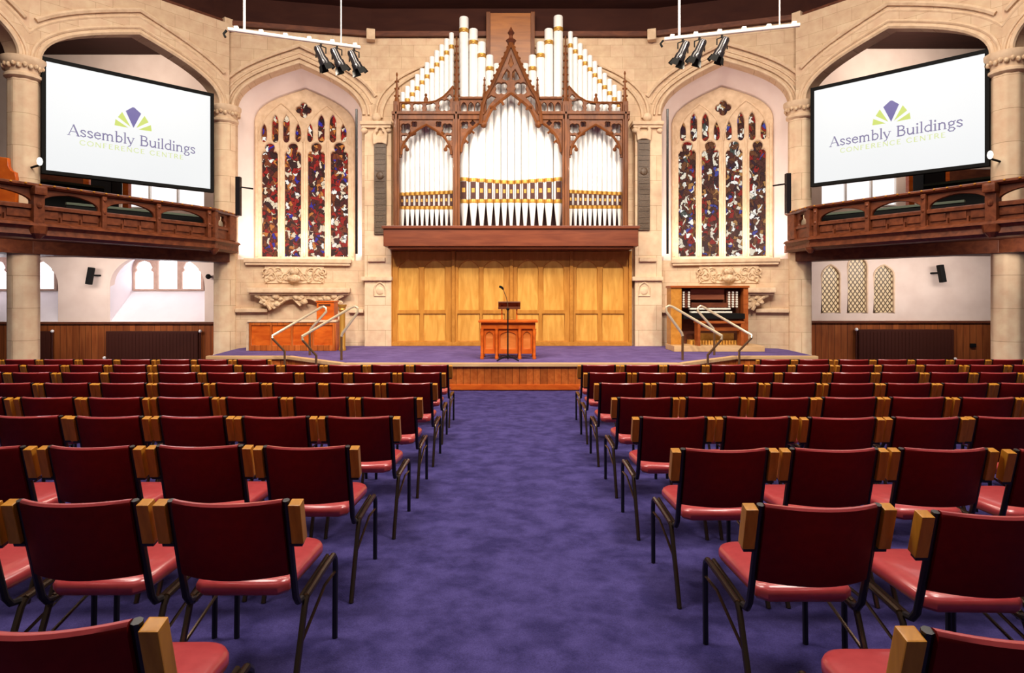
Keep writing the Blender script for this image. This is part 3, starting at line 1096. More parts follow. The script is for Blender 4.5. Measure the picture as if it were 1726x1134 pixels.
LB = F1[-1]
Zb = lambda y: LB.on(172, y)[1]
z_top, z_rail, z_mid, z_mid2, z_bot, z_fas, z_low = Zb(325), Zb(332), Zb(359), Zb(364), Zb(383), Zb(391), Zb(409)
for s in (-1, 1):
    bal = empty('gallery_balcony', 'carved dark oak gallery front with arched openings on the ' + SIDE[s] + ' side', 'balcony', (BAL[s][1][0], BAL[s][1][1], z_low))
    path = with_normals(BAL[s], s)
    MB().sweep(path, [(-.10, z_rail), (.07, z_rail), (.12, z_rail + .03), (.12, z_top - .02), (.08, z_top), (-.12, z_top)]).build('top_rail', BALC, bal)
    mb = MB()
    for p, q, n_ in ((BAL[s][1], BAL[s][2], 16), (BAL[s][2], BAL[s][3], 16), (BAL[s][1], BAL[s][0], 5)):
        G = Frame(p, q)
        for i in range(n_):
            mb.ball(G.pt(G.L * (i + .5) / n_, z_top - .025, .125), .022, 1, 1, .8, 8, 5)
    mb.build('rail_beads', PADWOOD, bal, True)  # round wooden beads along the rail
    MB().sweep(path, [(-.06, z_mid2), (.05, z_mid2), (.05, z_mid), (.02, z_mid + .02), (-.06, z_mid + .02)]).build('middle_rail', BALC, bal)
    MB().sweep(path, [(-.06, z_fas), (.16, z_fas), (.13, z_fas + .05), (.05, z_bot), (-.06, z_bot)]).build('bottom_ledge', BALC, bal)
    MB().sweep(path, [(-.3, z_low), (.02, z_low), (.10, z_low + .05), (.08, z_fas - .06), (.12, z_fas), (-.3, z_fas)]).build('fascia', BALC, bal)
    F = F1[s]
    f = F.L / LB.L
    posts = [LB.on(x, 350)[0] for x in (349, 264, 172, 60)]
    posts += [posts[-1] + 1.35, posts[-1] + 2.7]
    R = F.M.to_3x3()
    # carved spandrel arches and lower panels between the posts
    for i, (a, b) in enumerate(zip(posts, posts[1:])):
        w_ = .06 if i != 2 and i != 3 else .09
        a2, b2 = a + w_ * .5, b - w_ * .5
        ar = arch((b2 - a2) / 2 - .03, z_rail - z_mid - .10, (a2 + b2) / 2, z_mid + .04, 8, .9, .6)
        plate('arch_panel', [(a2, z_rail), (a2, z_mid)] + [(a2 + .03, z_mid)] + ar[::-1] + [(b2 - .03, z_mid), (b2, z_mid), (b2, z_rail)], [], .07, BALC, bal, None, .02, .008, F.M @ Matrix.Diagonal((f, 1, 1, 1)))
        mb = MB()
        mb.box(F.pt((a2 + b2) / 2 * f, (z_mid2 + z_bot) / 2, -.03), ((b2 - a2) * f, z_mid2 - z_bot, .04), R)
        nb = 3
        for j in range(nb):
            ac = a2 + (j + .5) * (b2 - a2) / nb
            mb.box(F.pt(ac * f, (z_mid2 + z_bot) / 2 + .02, -.0), ((b2 - a2) / nb * f - .07, (z_mid2 - z_bot) * .62, .03), R, .01)
            mb.box(F.pt((a2 + j * (b2 - a2) / nb) * f, z_bot + .05, .02), (.03, .10, .05), R)
        mb.build('lower_panel', BALC, bal)
    for i, a in enumerate(posts[:-1]):
        big = (i == 3)
        w_ = .17 if big else .085
        mb = MB()
        mb.box(F.pt(a * f, (z_rail + z_fas) / 2, .03), (w_, z_rail - z_fas, .13 if not big else .2), R, .012)
        mb.ball(F.pt(a * f, z_rail - .07, .12 if big else .09), .035 if not big else .05, 1, 1, 1, 8, 6)
        mb.ball(F.pt(a * f, z_mid, .12 if big else .09), .03 if not big else .05, 1, 1, 1.3, 8, 6)
        if big:
            mb.box(F.pt(a * f, z_rail - .05, .08), (.2, .16, .24), R, .04)
            mb.lathe(F.pt(a * f, 0, .06), [(.05, z_low - .02), (.13, z_low + .07), (.15, z_fas)], 10)
        mb.build('post', BALC, bal)
    # end return towards the stained glass window with a trefoil opening
    FE = Frame(BAL[s][1], BAL[s][0])
    c = FE.L * .42
    zm = (z_rail + z_bot) / 2
    plate('end_panel', [(.02, z_bot), (FE.L, z_bot), (FE.L, z_rail), (.02, z_rail)], [foil(c, zm + .1, .19, 3, 6, PI / 2)], .07, BALC, bal, FE, .02, .008)
    mb = MB()
    RE = FE.M.to_3x3()
    mb.box(FE.pt(FE.L * .80, (z_rail + z_bot) / 2, .04), (.34, z_rail - z_bot, .08), RE, .01)
    mb.build('end_pier', BALC, bal)
    mb = MB()
    mb.box(FE.pt(.06, (z_rail + z_low) / 2, .03), (.13, z_rail - z_low, .13), RE, .012)
    mb.lathe(FE.pt(.06, 0, .03), [(.04, z_low - .08), (.10, z_low), (.12, z_low + .05)], 10)
    mb.build('end_post', BALC, bal)
    # floor slab and beam
    y = YW[s]
    m = MB()
    m.prism([(BAL[s][0][0] - s * .0 + s * .02, BAL[s][0][1]), (BAL[s][1][0] + s * .1, BAL[s][1][1]), (BAL[s][2][0] + s * .1, BAL[s][2][1]), (BAL[s][3][0] + s * .1, BAL[s][3][1]), (s * 15, BAL[s][3][1]), (s * 15, y - .02), (B_[s][0] + s * .1, y - .02)], 2.52, 2.70)
    m.build('floor_slab', DARKWOOD, bal)
    mb = MB()
    for FF in (SIDEF[s], OUTF[s]):
        mb.box(FF.pt(FF.L / 2, 2.40, .1), (FF.L - .1, .26, .5), FF.M.to_3x3(), .02)
    mb.build('beam', DARKWOOD, bal)
    # benches in the gallery
    FS = SIDEF[s]
    zg = [SIDEF[-1].on(120, 345, .50)[1], SIDEF[-1].on(110, 310, -.55)[1]]
    for j, (off, zb_, zt_, c0, ln) in enumerate(((.50, 2.704, zg[0], .5, FS.L - 1.1), (-.55, 2.704, zg[1], .79, FS.L * .36))):
        ctr = FS.pt(FS.L * c0, zb_, off)
        b = empty('gallery_bench', 'dark bench with green topped back in the ' + SIDE[s] + ' gallery, ' + ('row by the balcony front' if j == 0 else 'second row, raised higher'), 'bench', ctr, None)
        Rr = FS.M.to_3x3()
        MB().box(FS.pt(FS.L * c0, (zb_ + zt_) / 2, off), (ln, zt_ - zb_ - .02, .05), Rr).build('backrest', BLACK, b)
        MB().box(FS.pt(FS.L * c0, zt_ + .015, off), (ln, .05, .09), Rr, .01).build('top_pad', SEATGREEN, b)
        MB().box(FS.pt(FS.L * c0, zb_ + .40, off - .22), (ln, .06, .40), Rr, .01).build('seat', BLACK, b)
    # loudspeaker and posts behind the screen
    pc = px(180, 309, 15.3) if s < 0 else px(1566, 299, 14.9)
    bx = empty('gallery_speaker', 'square black loudspeaker cabinet under the ' + SIDE[s] + ' projection screen', 'speaker', (pc.x, pc.y, 2.7))
    MB().box(pc, (.52, .4, .62), None, .02).build('cabinet', BLACK, bx)
    MB().box(pc - Vector((0, .205, 0)), (.46, .02, .54), None, .01).build('grille', mat('speaker_cloth', (.03, .028, .03), .9), bx)
    MB().box2((pc.x - .2, pc.y - .15, 2.704), (pc.x + .2, pc.y + .15, pc.z - .31)).build('stand', BLACK, bx)
    for xx in ((148, 214) if s < 0 else (1593, 1534)):
        q = px(xx, 320, 15.5)
        po = MB().box2((q.x - .07, q.y - .07, 2.704), (q.x + .07, q.y + .07, 5.6), .01).build('wooden_post', TABLEWOOD)
        tag(po, 'orange wooden post in the ' + SIDE[s] + ' gallery, ' + ('on the outer side of' if xx in (148, 1593) else 'between the window and') + ' the loudspeaker', 'post')
    q0, q1 = (px(60, 300, 16.6), px(146, 300, 16.6)) if s < 0 else (px(1598, 300, 16.2), px(1690, 300, 16.2))
    cb = MB().box2((q0.x, q0.y, 2.704), (q1.x, q0.y + .3, 4.75), .01).build('gallery_cupboard', DARKWOOD)
    tag(cb, 'dark wooden panelled partition at the back of the ' + SIDE[s] + ' gallery', 'partition')
    # globe lamp beside the screen
    pc = px(67, 272, 11.9) if s < 0 else px(1669, 261, 11.6)
    l = empty('wall_lamp', 'small white globe lamp between outer column and ' + SIDE[s] + ' screen', 'lamp', pc)
    MB().ball(pc, .05, 1, 1, 1.6).build('globe', BULB, l, True)
    q = Vector((C_[s][0], C_[s][1], pc.z))
    MB().tube([pc - Vector((0, 0, .07)), pc + (q - pc) * .62 - Vector((0, 0, .10))], .02, 6).build('arm', BLACK, l)
    # column loudspeaker on the end of the balcony
    pc = px(402, 331, 14.86) if s < 0 else px(1328, 326, 14.5)
    hz = 33 * 14.8 / FPX
    cs = empty('column_speaker', 'tall slim black column loudspeaker beside the ' + SIDE[s] + ' inner stone column', 'speaker', pc)
    MB().box(pc, (.11, .12, hz * 2), None, .015).build('cabinet', BLACKGLOSS, cs)
    MB().tube([pc + Vector((0, .02, hz * .5)), pc + Vector((-s * .22, .3, hz * .5))], .02, 6).build('bracket', BLACK, cs)

# orange bench end peeping over the left balcony
pc = px(12, 285, 11.6)
b = MB()
FX = Frame((pc.x, pc.y), (pc.x + 1, pc.y))
q = lambda x, y: ((x - 12) * 11.6 / FPX, EYE.z + (CY - y) * 11.6 / FPX)
o = plate('pew_end', [(q(-20, 0)[0], 2.704), (q(26, 0)[0], 2.704), q(27, 300), q(25, 290), q(18, 287), q(14, 280), q(13, 266), q(-20, 262)], [], .08, TABLEWOOD, None, FX, 0, .01)
tag(o, 'orange curved wooden pew end above the left balcony rail by the outer column', 'pew end')

# ------------------------------------------------------------------ projection screens
GL = {
    'A': (.66, [([(0.02, 0), (.30, .72)], .6), ([(.30, .72), (.58, 0)], 1.3), ([(.13, .26), (.47, .26)], .6), ([(-.05, .01), (.12, .01)], .5), ([(.46, .01), (.68, .01)], .5)]),
    's': (.40, [([(.33, .36), (.24, .45), (.10, .43), (.06, .33), (.18, .24), (.31, .16), (.32, .07), (.20, .01), (.05, .08)], 1)]),
    'e': (.47, [([(.06, .26), (.40, .26), (.36, .39), (.23, .45), (.09, .37), (.05, .22), (.12, .07), (.26, .01), (.41, .09)], 1)]),
    'm': (.80, [([(.10, 0), (.10, .45)], 1.2), ([(.10, .36), (.22, .45), (.34, .40), (.36, .28), (.36, 0)], 1.1), ([(.36, .36), (.50, .45), (.62, .40), (.64, .28), (.64, 0)], 1.1), ([(.02, .01), (.18, .01)], .5), ([(.28, .01), (.44, .01)], .5), ([(.56, .01), (.74, .01)], .5), ([(.02, .44), (.10, .44)], .5)]),
    'b': (.52, [([(.10, 0), (.10, .74)], 1.2), ([(.10, .38), (.25, .45), (.40, .38), (.44, .23), (.38, .07), (.24, .01), (.10, .06)], 1), ([(.01, .73), (.10, .73)], .5)]),
    'l': (.24, [([(.11, 0), (.11, .74)], 1.2), ([(.02, .01), (.20, .01)], .5), ([(.02, .73), (.11, .73)], .5)]),
    'y': (.46, [([(.04, .45), (.23, .02)], 1.2), ([(.42, .45), (.20, -.12), (.06, -.2)], .7), ([(-.02, .44), (.13, .44)], .5), ([(.33, .44), (.48, .44)], .5)]),
    'B': (.60, [([(.12, 0), (.12, .72)], 1.3), ([(.12, .70), (.34, .70), (.46, .60), (.44, .46), (.32, .39), (.12, .39)], 1), ([(.32, .39), (.48, .32), (.52, .18), (.44, .04), (.32, .02), (.12, .02)], 1.1), ([(.02, .01), (.14, .01)], .5), ([(.02, .71), (.14, .71)], .5)]),
    'u': (.54, [([(.09, .45), (.09, .13), (.18, .02), (.30, .03), (.40, .13)], 1.1), ([(.42, 0), (.42, .45)], 1.2), ([(.01, .44), (.09, .44)], .5), ([(.34, .44), (.42, .44)], .5), ([(.42, .01), (.50, .01)], .5)]),
    'i': (.24, [([(.11, 0), (.11, .45)], 1.2), ([(.11, .60), (.11, .69)], 1.3), ([(.02, .01), (.20, .01)], .5), ([(.02, .44), (.11, .44)], .5)]),
    'd': (.54, [([(.42, 0), (.42, .74)], 1.2), ([(.42, .38), (.28, .45), (.12, .38), (.06, .22), (.12, .07), (.26, .01), (.42, .08)], 1), ([(.32, .73), (.42, .73)], .5), ([(.42, .01), (.51, .01)], .5)]),
    'n': (.54, [([(.10, 0), (.10, .45)], 1.2), ([(.10, .36), (.24, .45), (.38, .40), (.41, .28), (.41, 0)], 1.1), ([(.02, .01), (.18, .01)], .5), ([(.33, .01), (.50, .01)], .5), ([(.02, .44), (.10, .44)], .5)]),
    'g': (.48, [([(.22, .45), (.36, .38), (.36, .24), (.22, .17), (.09, .24), (.09, .38), (.22, .45)], 1), ([(.34, .42), (.46, .45)], .7), ([(.14, .18), (.10, .07), (.34, .02), (.42, -.08), (.32, -.20), (.14, -.20), (.05, -.10), (.14, .0)], .9)]),
    'C': (.66, [([(.56, .60), (.42, .71), (.24, .70), (.08, .54), (.05, .34), (.12, .12), (.28, .01), (.44, .02), (.58, .14)], 1)]),
    'O': (.74, [([(.36, .71), (.16, .64), (.05, .44), (.07, .22), (.20, .04), (.36, .01), (.54, .08), (.66, .28), (.64, .52), (.52, .67), (.36, .71)], 1)]),
    'N': (.70, [([(.10, 0), (.10, .72)], .8), ([(.10, .72), (.58, 0)], 1.2), ([(.58, 0), (.58, .72)], .8)]),
    'F': (.52, [([(.12, 0), (.12, .72)], 1.2), ([(.12, .71), (.46, .71)], .8), ([(.12, .38), (.38, .38)], .7), ([(.03, .01), (.22, .01)], .5)]),
    'E': (.54, [([(.12, 0), (.12, .72)], 1.2), ([(.12, .71), (.46, .71)], .8), ([(.12, .38), (.38, .38)], .7), ([(.12, .01), (.48, .01)], .8)]),
    'R': (.60, [([(.12, 0), (.12, .72)], 1.2), ([(.12, .71), (.34, .71), (.46, .60), (.44, .44), (.30, .37), (.12, .37)], 1), ([(.28, .37), (.54, .01)], 1.1)]),
    'T': (.58, [([(.29, 0), (.29, .72)], 1.2), ([(.02, .71), (.56, .71)], .8), ([(.19, .01), (.39, .01)], .5)]),
    ' ': (.34, []),
}


def lettering(text, F, a0, a1, z0, z1, height, weight, matl, parent, name, off, sgn, space=0.0):
    """stroke letters from (a0, z0) to (a1, z1) on plane F, raised a hair off the screen"""
    adv = sum(GL[c][0] + space for c in text)
    mb = MB()
    x = 0.0
    for c in text:
        w, strokes = GL[c]
        for pts, k_ in strokes:
            hw = weight * k_ / 2
            for p, q_ in zip(pts, pts[1:]):
                d = Vector((q_[0] - p[0], q_[1] - p[1])).normalized()
                nn = Vector((-d.y, d.x)) * hw
                d = d * hw * .5
                quad = []
                for gx, gz in ((p[0] - d.x + nn.x, p[1] - d.y + nn.y), (p[0] - d.x - nn.x, p[1] - d.y - nn.y), (q_[0] + d.x - nn.x, q_[1] + d.y - nn.y), (q_[0] + d.x + nn.x, q_[1] + d.y + nn.y)):
                    t = (x + gx) / adv
                    quad.append(F.pt(a0 + (a1 - a0) * t, z0 + (z1 - z0) * t + gz * height / .72, off))
                mb.face(quad)
        x += w + space
    return mb.build(name, matl, parent)


def by_word(text, F, a0, a1, z, height, weight, matl, parent, s, space=0.0):
    total = sum(GL[c][0] + space for c in text)
    x = 0.0
    for w in text.split(' '):
        n = sum(GL[c][0] + space for c in w)
        p, q = a0 + (a1 - a0) * x / total, a0 + (a1 - a0) * (x + n) / total
        lettering(w, F, p, q, z, z, height, weight, matl, parent, 'lettering', .004, s, space)
        x += n + GL[' '][0] + space


SCR = {-1: ((354.4, 14.4), (77.4, 12.23)), 1: ((1372.5, 14.2), (1660, 12.0))}
for s in (-1, 1):
    (xi, yi), (xo, yo) = SCR[s]
    pi_, po = px(xi, 300, yi), px(xo, 300, yo)
    F = Frame((pi_.x, pi_.y), (po.x, po.y))
    zt, zb = (6.06, 3.93) if s < 0 else (6.12, 4.025)
    scr = empty('projection_screen', 'large white projection screen with a purple and green logo on the ' + SIDE[s] + ' side', 'projection screen', F.pt(F.L / 2, zb, 0))
    plate('surface', [(0, zb), (F.L, zb), (F.L, zt), (0, zt)], [], .03, SCREEN, scr, F, 0)
    e = .075
    plate('frame', [(-e, zb - e), (F.L + e, zb - e), (F.L + e, zt + e), (-e, zt + e)], [[(0, zb), (F.L, zb), (F.L, zt), (0, zt)]], .09, BLACK, scr, F, .03, .006)
    plate('backing', [(-e, zb - e), (F.L + e, zb - e), (F.L + e, zt + e), (-e, zt + e)], [], .03, BLACK, scr, F, -.06)
    if s < 0:
        t0, t1, u0, u1, K, hh, hs = (115, 228), (330, 258.5), (134, 245), (311, 268), (225, 181, 215.5), .215, .095
    else:
        t0, t1, u0, u1, K, hh, hs = (1399, 249), (1624, 211), (1416, 259), (1596, 229), (1502, 169.5, 205), .215, .095
    a0, z0 = F.on(*t0, .004)
    a1, z1 = F.on(*t1, .004)
    zz = (z0 + z1) / 2
    by_word('Assembly Buildings', F, a0, a1, zz, hh, .075, TXT_BLUE, scr, s)
    a0, z0 = F.on(*u0, .004)
    a1, z1 = F.on(*u1, .004)
    zz = (z0 + z1) / 2
    by_word('CONFERENCE CENTRE', F, a0, a1, zz, hs, .10, TXT_GREEN, scr, s, .10)
    ka, kz1 = F.on(K[0], K[1], .004)
    _, kz0 = F.on(K[0], K[2], .004)
    h = kz1 - kz0
    sg = 1
    mb = MB()
    mb.face([F.pt(ka + dx * h, kz0 + dz * h, .004) for dx, dz in ((0, 0), (.33, .76), (.04, 1), (-.04, 1), (-.33, .76))])
    mb.build('logo_kite', LOGO_BLUE, scr)
    mb = MB()
    for sd in (-1, 1):
        mb.face([F.pt(ka + sd * dx * h, kz0 + dz * h, .004) for dx, dz in ((.12, .02), (.48, .68), (.66, .40))])
        mb.face([F.pt(ka + sd * dx * h, kz0 + dz * h, .004) for dx, dz in ((.22, -.04), (.76, .28), (.80, -.02))])
    mb.build('logo_petal', LOGO_GREEN, scr)

# ------------------------------------------------------------------ platform
STX = [(-6.3, 13.0), (-4.63, 13.0), (-3.13, 11.65), (3.13, 11.65), (4.63, 13.0), (6.3, 13.0)]
ZST = .221
stage = empty('platform', 'raised purple carpeted platform with wood panelled front below the organ', 'platform', (0, 12, floor_z(12)))
m = MB()
m.prism([(-6.45, 15.2), (-6.52, 14.85), (-6.3, 13.02)] + [(x, y + .03) for x, y in STX[1:-1]] + [(6.3, 13.02), (6.40, 14.52), (6.33, 14.88), (3.5, 15.75), (-3.5, 15.75)], -.5, ZST)
m.build('carpet', CARPET_ST, stage)
mb = MB()
for p, q in zip(STX, STX[1:]):
    F = Frame(p, q)
    R = F.M.to_3x3()
    mb.box(F.pt(F.L / 2, (ZST - .06 - .5) / 2, .0), (F.L + .02, ZST - .06 + .5, .05), R)
mb.build('front_panel', STAGEWOOD, stage)
mb = MB()
for p, q in zip(STX, STX[1:]):
    F = Frame(p, q)
    mb.box(F.pt(F.L / 2, -.22, .03), (F.L + .02, .10, .03), F.M.to_3x3(), .008)
mb.build('skirting', TABLEWOOD, stage)
mb = MB()
for p, q in zip(STX, STX[1:]):
    F = Frame(p, q)
    mb.box(F.pt(F.L / 2, ZST - .025, .0), (F.L + .06, .065, .14), F.M.to_3x3(), .012)
mb.build('nosing', NOSING, stage)
for s in (-1, 1):
    F = Frame(STX[1] if s < 0 else STX[4], STX[2] if s < 0 else STX[3])
    mb = MB()
    mb.box(F.pt(F.L / 2, (-.29 + -.06) / 2, .22), (1.5, .25, .42), F.M.to_3x3(), .01)
    mb.build('step', CARPET_ST, stage)

# handrails: bent tubes either side of the steps
RA = [((480, 606), 12.62), ((480, 592), 12.62), ((459, 570), 12.5), ((459, 566), 12.52), ((541, 518), 13.25), ((545, 516.5), 13.3), ((549, 519), 13.3), ((550, 525), 13.28), ((524, 554), 13.2), ((522, 560), 13.2), ((522, 607), 13.2)]
RB = [((533, 610), 11.6), ((533, 599), 11.6), ((510, 573), 11.48), ((509, 567), 11.48), ((592, 518), 12.2), ((598, 516), 12.26), ((603, 519), 12.26), ((603, 526), 12.25), ((577, 562), 12.2), ((575.5, 567), 12.2), ((575.5, 610), 12.2)]
for s in (-1, 1):
    for nm, pts in (('farther', RA), ('nearer', RB)):
        P = [px(x if s < 0 else 1726 - x, y - (0 if s < 0 else 1), Y) for (x, y), Y in pts]
        P[-1].z = ZST + .002
        P[0].z = -.045
        h = empty('handrail', 'bent cream metal handrail at the ' + SIDE[s] + ' platform steps, the one ' + ('closer to the lectern' if nm == 'nearer' else 'closer to the side wall'), 'handrail', (P[0].x, P[0].y, P[0].z))
        MB().tube([P[i] for i in range(2, 10)], .026, 8).build('grab_rail', BRASS, h, True)
        MB().tube([P[0], P[1], P[2]], .024, 8).build('front_post', RAILDARK, h, True)
        MB().tube([P[9], P[10]], .024, 8).build('rear_post', RAILDARK, h, True)

# ------------------------------------------------------------------ amber panelled screen under the organ
YS = 15.66
FS_ = Frame((0, YS), (1, YS))
sc_ = empty('panelled_screen', 'wide amber oak screen of pointed arch panels below the organ pipes', 'wall panelling', (0, YS, ZST))
Q = lambda x, y: ((x - CX) * YS / FPX, EYE.z + (CY - y) * YS / FPX)
x0, zb = Q(657, 582)
x1, zt = Q(1064, 418)
zb = ZST + .002
zt = px(0, 415, 14.85).z - .056
plate('panel_board', [(x0, zb), (x1, zb), (x1, zt), (x0, zt)], [], .06, PANEL, sc_, FS_, -.04)
bays = ((657, 764, (688.7, 732.5)), (764, 862, (789.8, 832)), (862, 963, (889.6, 933)), (963, 1064, (989, 1033)))
for l, r, cs_ in bays:
    holes = []
    for c in cs_:
        a, z = Q(c, 455)
        hw = 17.5 * YS / FPX
        z0 = Q(c, 522)[1]
        holes.append([(a - hw, z0), (a + hw, z0)] + arch(hw, Q(c, 437)[1] - z, a, z, 8, .72, .45))
        z0, z1 = Q(c, 574)[1], Q(c, 529)[1]
        holes.append([(a - hw * 1.05, z0), (a + hw * 1.05, z0), (a + hw * 1.05, z1), (a - hw * 1.05, z1)])
    plate('arched_frame', [(Q(l + .7, 0)[0], zb), (Q(r - .7, 0)[0], zb), (Q(r - .7, 0)[0], zt), (Q(l + .7, 0)[0], zt)], holes, .05, PANELFRAME, sc_, FS_, .0, .012)
mb = MB()
for x in (659, 764.5, 862, 963, 1062):
    mb.box2((Q(x - 2.6, 0)[0], YS - .06, zb), (Q(x + 2.6, 0)[0], YS + .02, zt), .012)
mb.box2((x0, YS - .05, zb), (x1, YS, zb + .10), .01)
mb.build('stile', PANELFRAME, sc_)

# ------------------------------------------------------------------ the organ
YC, YP = 15.08, 15.34
og = empty('pipe_organ', 'gothic oak pipe organ with rows of tall silver pipes above the amber screen', 'organ', (0, 15.3, 2.6))
FO = Frame((0, YC), (1, YC))
qc_ = lambda x, y: ((x - CX) * YC / FPX, EYE.z + (CY - y) * YC / FPX)
# impost gallery
YI = 14.85
i0, i1 = px(646, 415, YI), px(1076, 384, YI)
mb = MB()
mb.box2((i0.x, YI, i0.z), (i1.x, 15.64, i1.z), .02)
mb.box2((i0.x - .03, YI - .05, i1.z - .02), (i1.x + .03, 15.64, i1.z + .05), .015)
mb.box2((i0.x + .1, YI + .06, i0.z - .05), (i1.x - .1, 15.64, i0.z), .015)
mb.build('impost', IMPOST, og)
zi = i1.z + .04
# interior back board
a, z = qc_(664, 0)
b, _ = qc_(1059, 0)
MB().box2((a + .1, 15.56, zi - .2), (b - .1, 15.60, px(0, 305, 15.58).z)).build('back_board', ORGANBACK, og)
p0, p1 = px(822, 22, 15.62), px(899, 150, 15.62)
mb = MB()
mb.box2((p0.x, 15.62, p1.z), (p1.x, 15.7, p0.z))
mb.build('upper_board', wood('polished_upper_board', (.20, .060, .012), (.34, .115, .022), (1.5, 10, 10), .3, .1), og)
for x in (823, 898):
    q = px(x, 0, 15.6)
    MB().box2((q.x - .05, 15.58, p1.z), (q.x + .05, 15.7, p0.z + .02), .01).build('upper_stile', ORGANWOOD, og)


def pipe(x, w, y_top, y_mouth_top, y_mouth_bot, collar):
    """one organ pipe: taper foot, mouth, body; x, w in photo pixels at the pipes' depth"""
    c = px(x, 0, YP)
    r = w * YP / FPX / 2
    Z = lambda y: EYE.z + (CY - y) * YP / FPX
    zt_, zm0, zm1 = Z(y_top), Z(y_mouth_bot), Z(y_mouth_top)
    r *= .95
    prof = [(r * .32, zi - .05), (r * .98, zm0 - .02), (r, zm0), (r, zt_ - .015), (r * .93, zt_)]
    p = MB().lathe((c.x, c.y, 0), prof, 14).build('pipe', SILVER, og, True)
    M_ = MB()
    yf = c.y - r
    hw = r * .68
    zc_ = (zm0 + zm1) / 2
    h = (zm1 - zm0)
    for q0, q1, ww in ((.10, .90, .9),):
        M_.box2((c.x - hw * ww, yf - .006, zm0 + h * q0), (c.x + hw * ww, yf + r * .35, zm0 + h * q1))
    m1 = M_.build('mouth', MOUTH, p)
    g = MB()
    for z in (zm0, zm1):
        g.lathe((c.x, c.y, 0), [(r * 1.03, z - .045), (r * 1.07, z), (r * 1.03, z + .045)], 14)
    g.box2((c.x - hw * .5, yf - .008, zc_ - h * .10), (c.x + hw * .5, yf + r * .3, zc_ + h * .10))
    g.build('gilt_trim', GOLD, p, True)
    if collar:
        g = MB()
        zz = Z(y_top + collar)
        g.lathe((c.x, c.y, 0), [(r * 1.02, zz - .05), (r * 1.05, zz + .05)], 14)
        g.ball((c.x, yf, zz - .02), r * .45, 1, .3, .8, 8, 5)
        g.build('gilt_collar', GOLD, p, True)


# centre
cxs = [782, 798, 812, 825.5, 838, 850, 861.5, 873, 885, 897.5, 911, 925, 941]
ctw = [16.5, 15.5, 14.5, 13.5, 12.2, 11.6, 11.4, 11.6, 12.2, 13.5, 14.5, 15.5, 16.5]
cty = [30, 50, 72, 94, 108, 122, 132, 122, 108, 94, 72, 50, 28]
for x, w, y in zip(cxs, ctw, cty):
    dip = 1 - abs(x - 861.5) / 80
    pipe(x, w, y, 303 + 5 * dip, 340 - 1 * dip, 23 if y < 100 else 0)
# flats
for i in range(11):
    x = 678.5 + 8.25 * i
    pipe(x, 8.6, 156 - i * 10.0, 328 - i * .35, 350, 24)
    pipe(1726 - x - 3.5, 8.6, 154 - i * 10.0, 327 - i * .35, 349, 24)

# case woodwork
mb_list = []
for x0_, x1_, pin in ((664, 674, 122), (764, 775.5, 62), (947.5, 959, 60), (1048.5, 1058, 120)):
    (a, _), (b, _) = qc_(x0_, 0), qc_(x1_, 0)
    zt_ = qc_(0, 172)[1]
    mb = MB()
    mb.box2((a, YC - .10, zi - .02), (b, YC + .10, zt_), .02)
    m_ = (a + b) / 2
    mb.box2((m_ - .03, YC - .14, zi), (m_ + .03, YC - .08, zt_ - .1), .01)
    mb.build('case_post', ORGANWOOD, og)
    mb = MB()
    zp = qc_(0, pin)[1]
    w = (b - a) / 2 * .75
    mb.lathe(((a + b) / 2, YC, 0), [(w, zt_ - .02), (w * 1.15, zt_ + .05), (w * .8, zt_ + .1), (w * .62, (zt_ * .55 + zp * .45)), (w * .25, zp - .1), (w * .5, zp - .05), (.01, zp)], 8)
    zz = zt_ + .15
    while zz < zp - .15:
        t = (zz - zt_) / (zp - zt_)
        for sx in (-1, 1):
            mb.ball(((a + b) / 2 + sx * w * (1 - .7 * t), YC, zz), .032, 1, 1, .8, 6, 4)
        zz += .17
    mb.build('pinnacle', ORGANWOOD, og)


def boxq(x0_, x1_, y0_, y1_, d0, d1, name, bev=.01):
    (a, zb_), (b, zt_) = qc_(x0_, y1_), qc_(x1_, y0_)
    return MB().box2((a, YC - d0, zb_), (b, YC + d1, zt_), bev).build(name, ORGANWOOD, og)


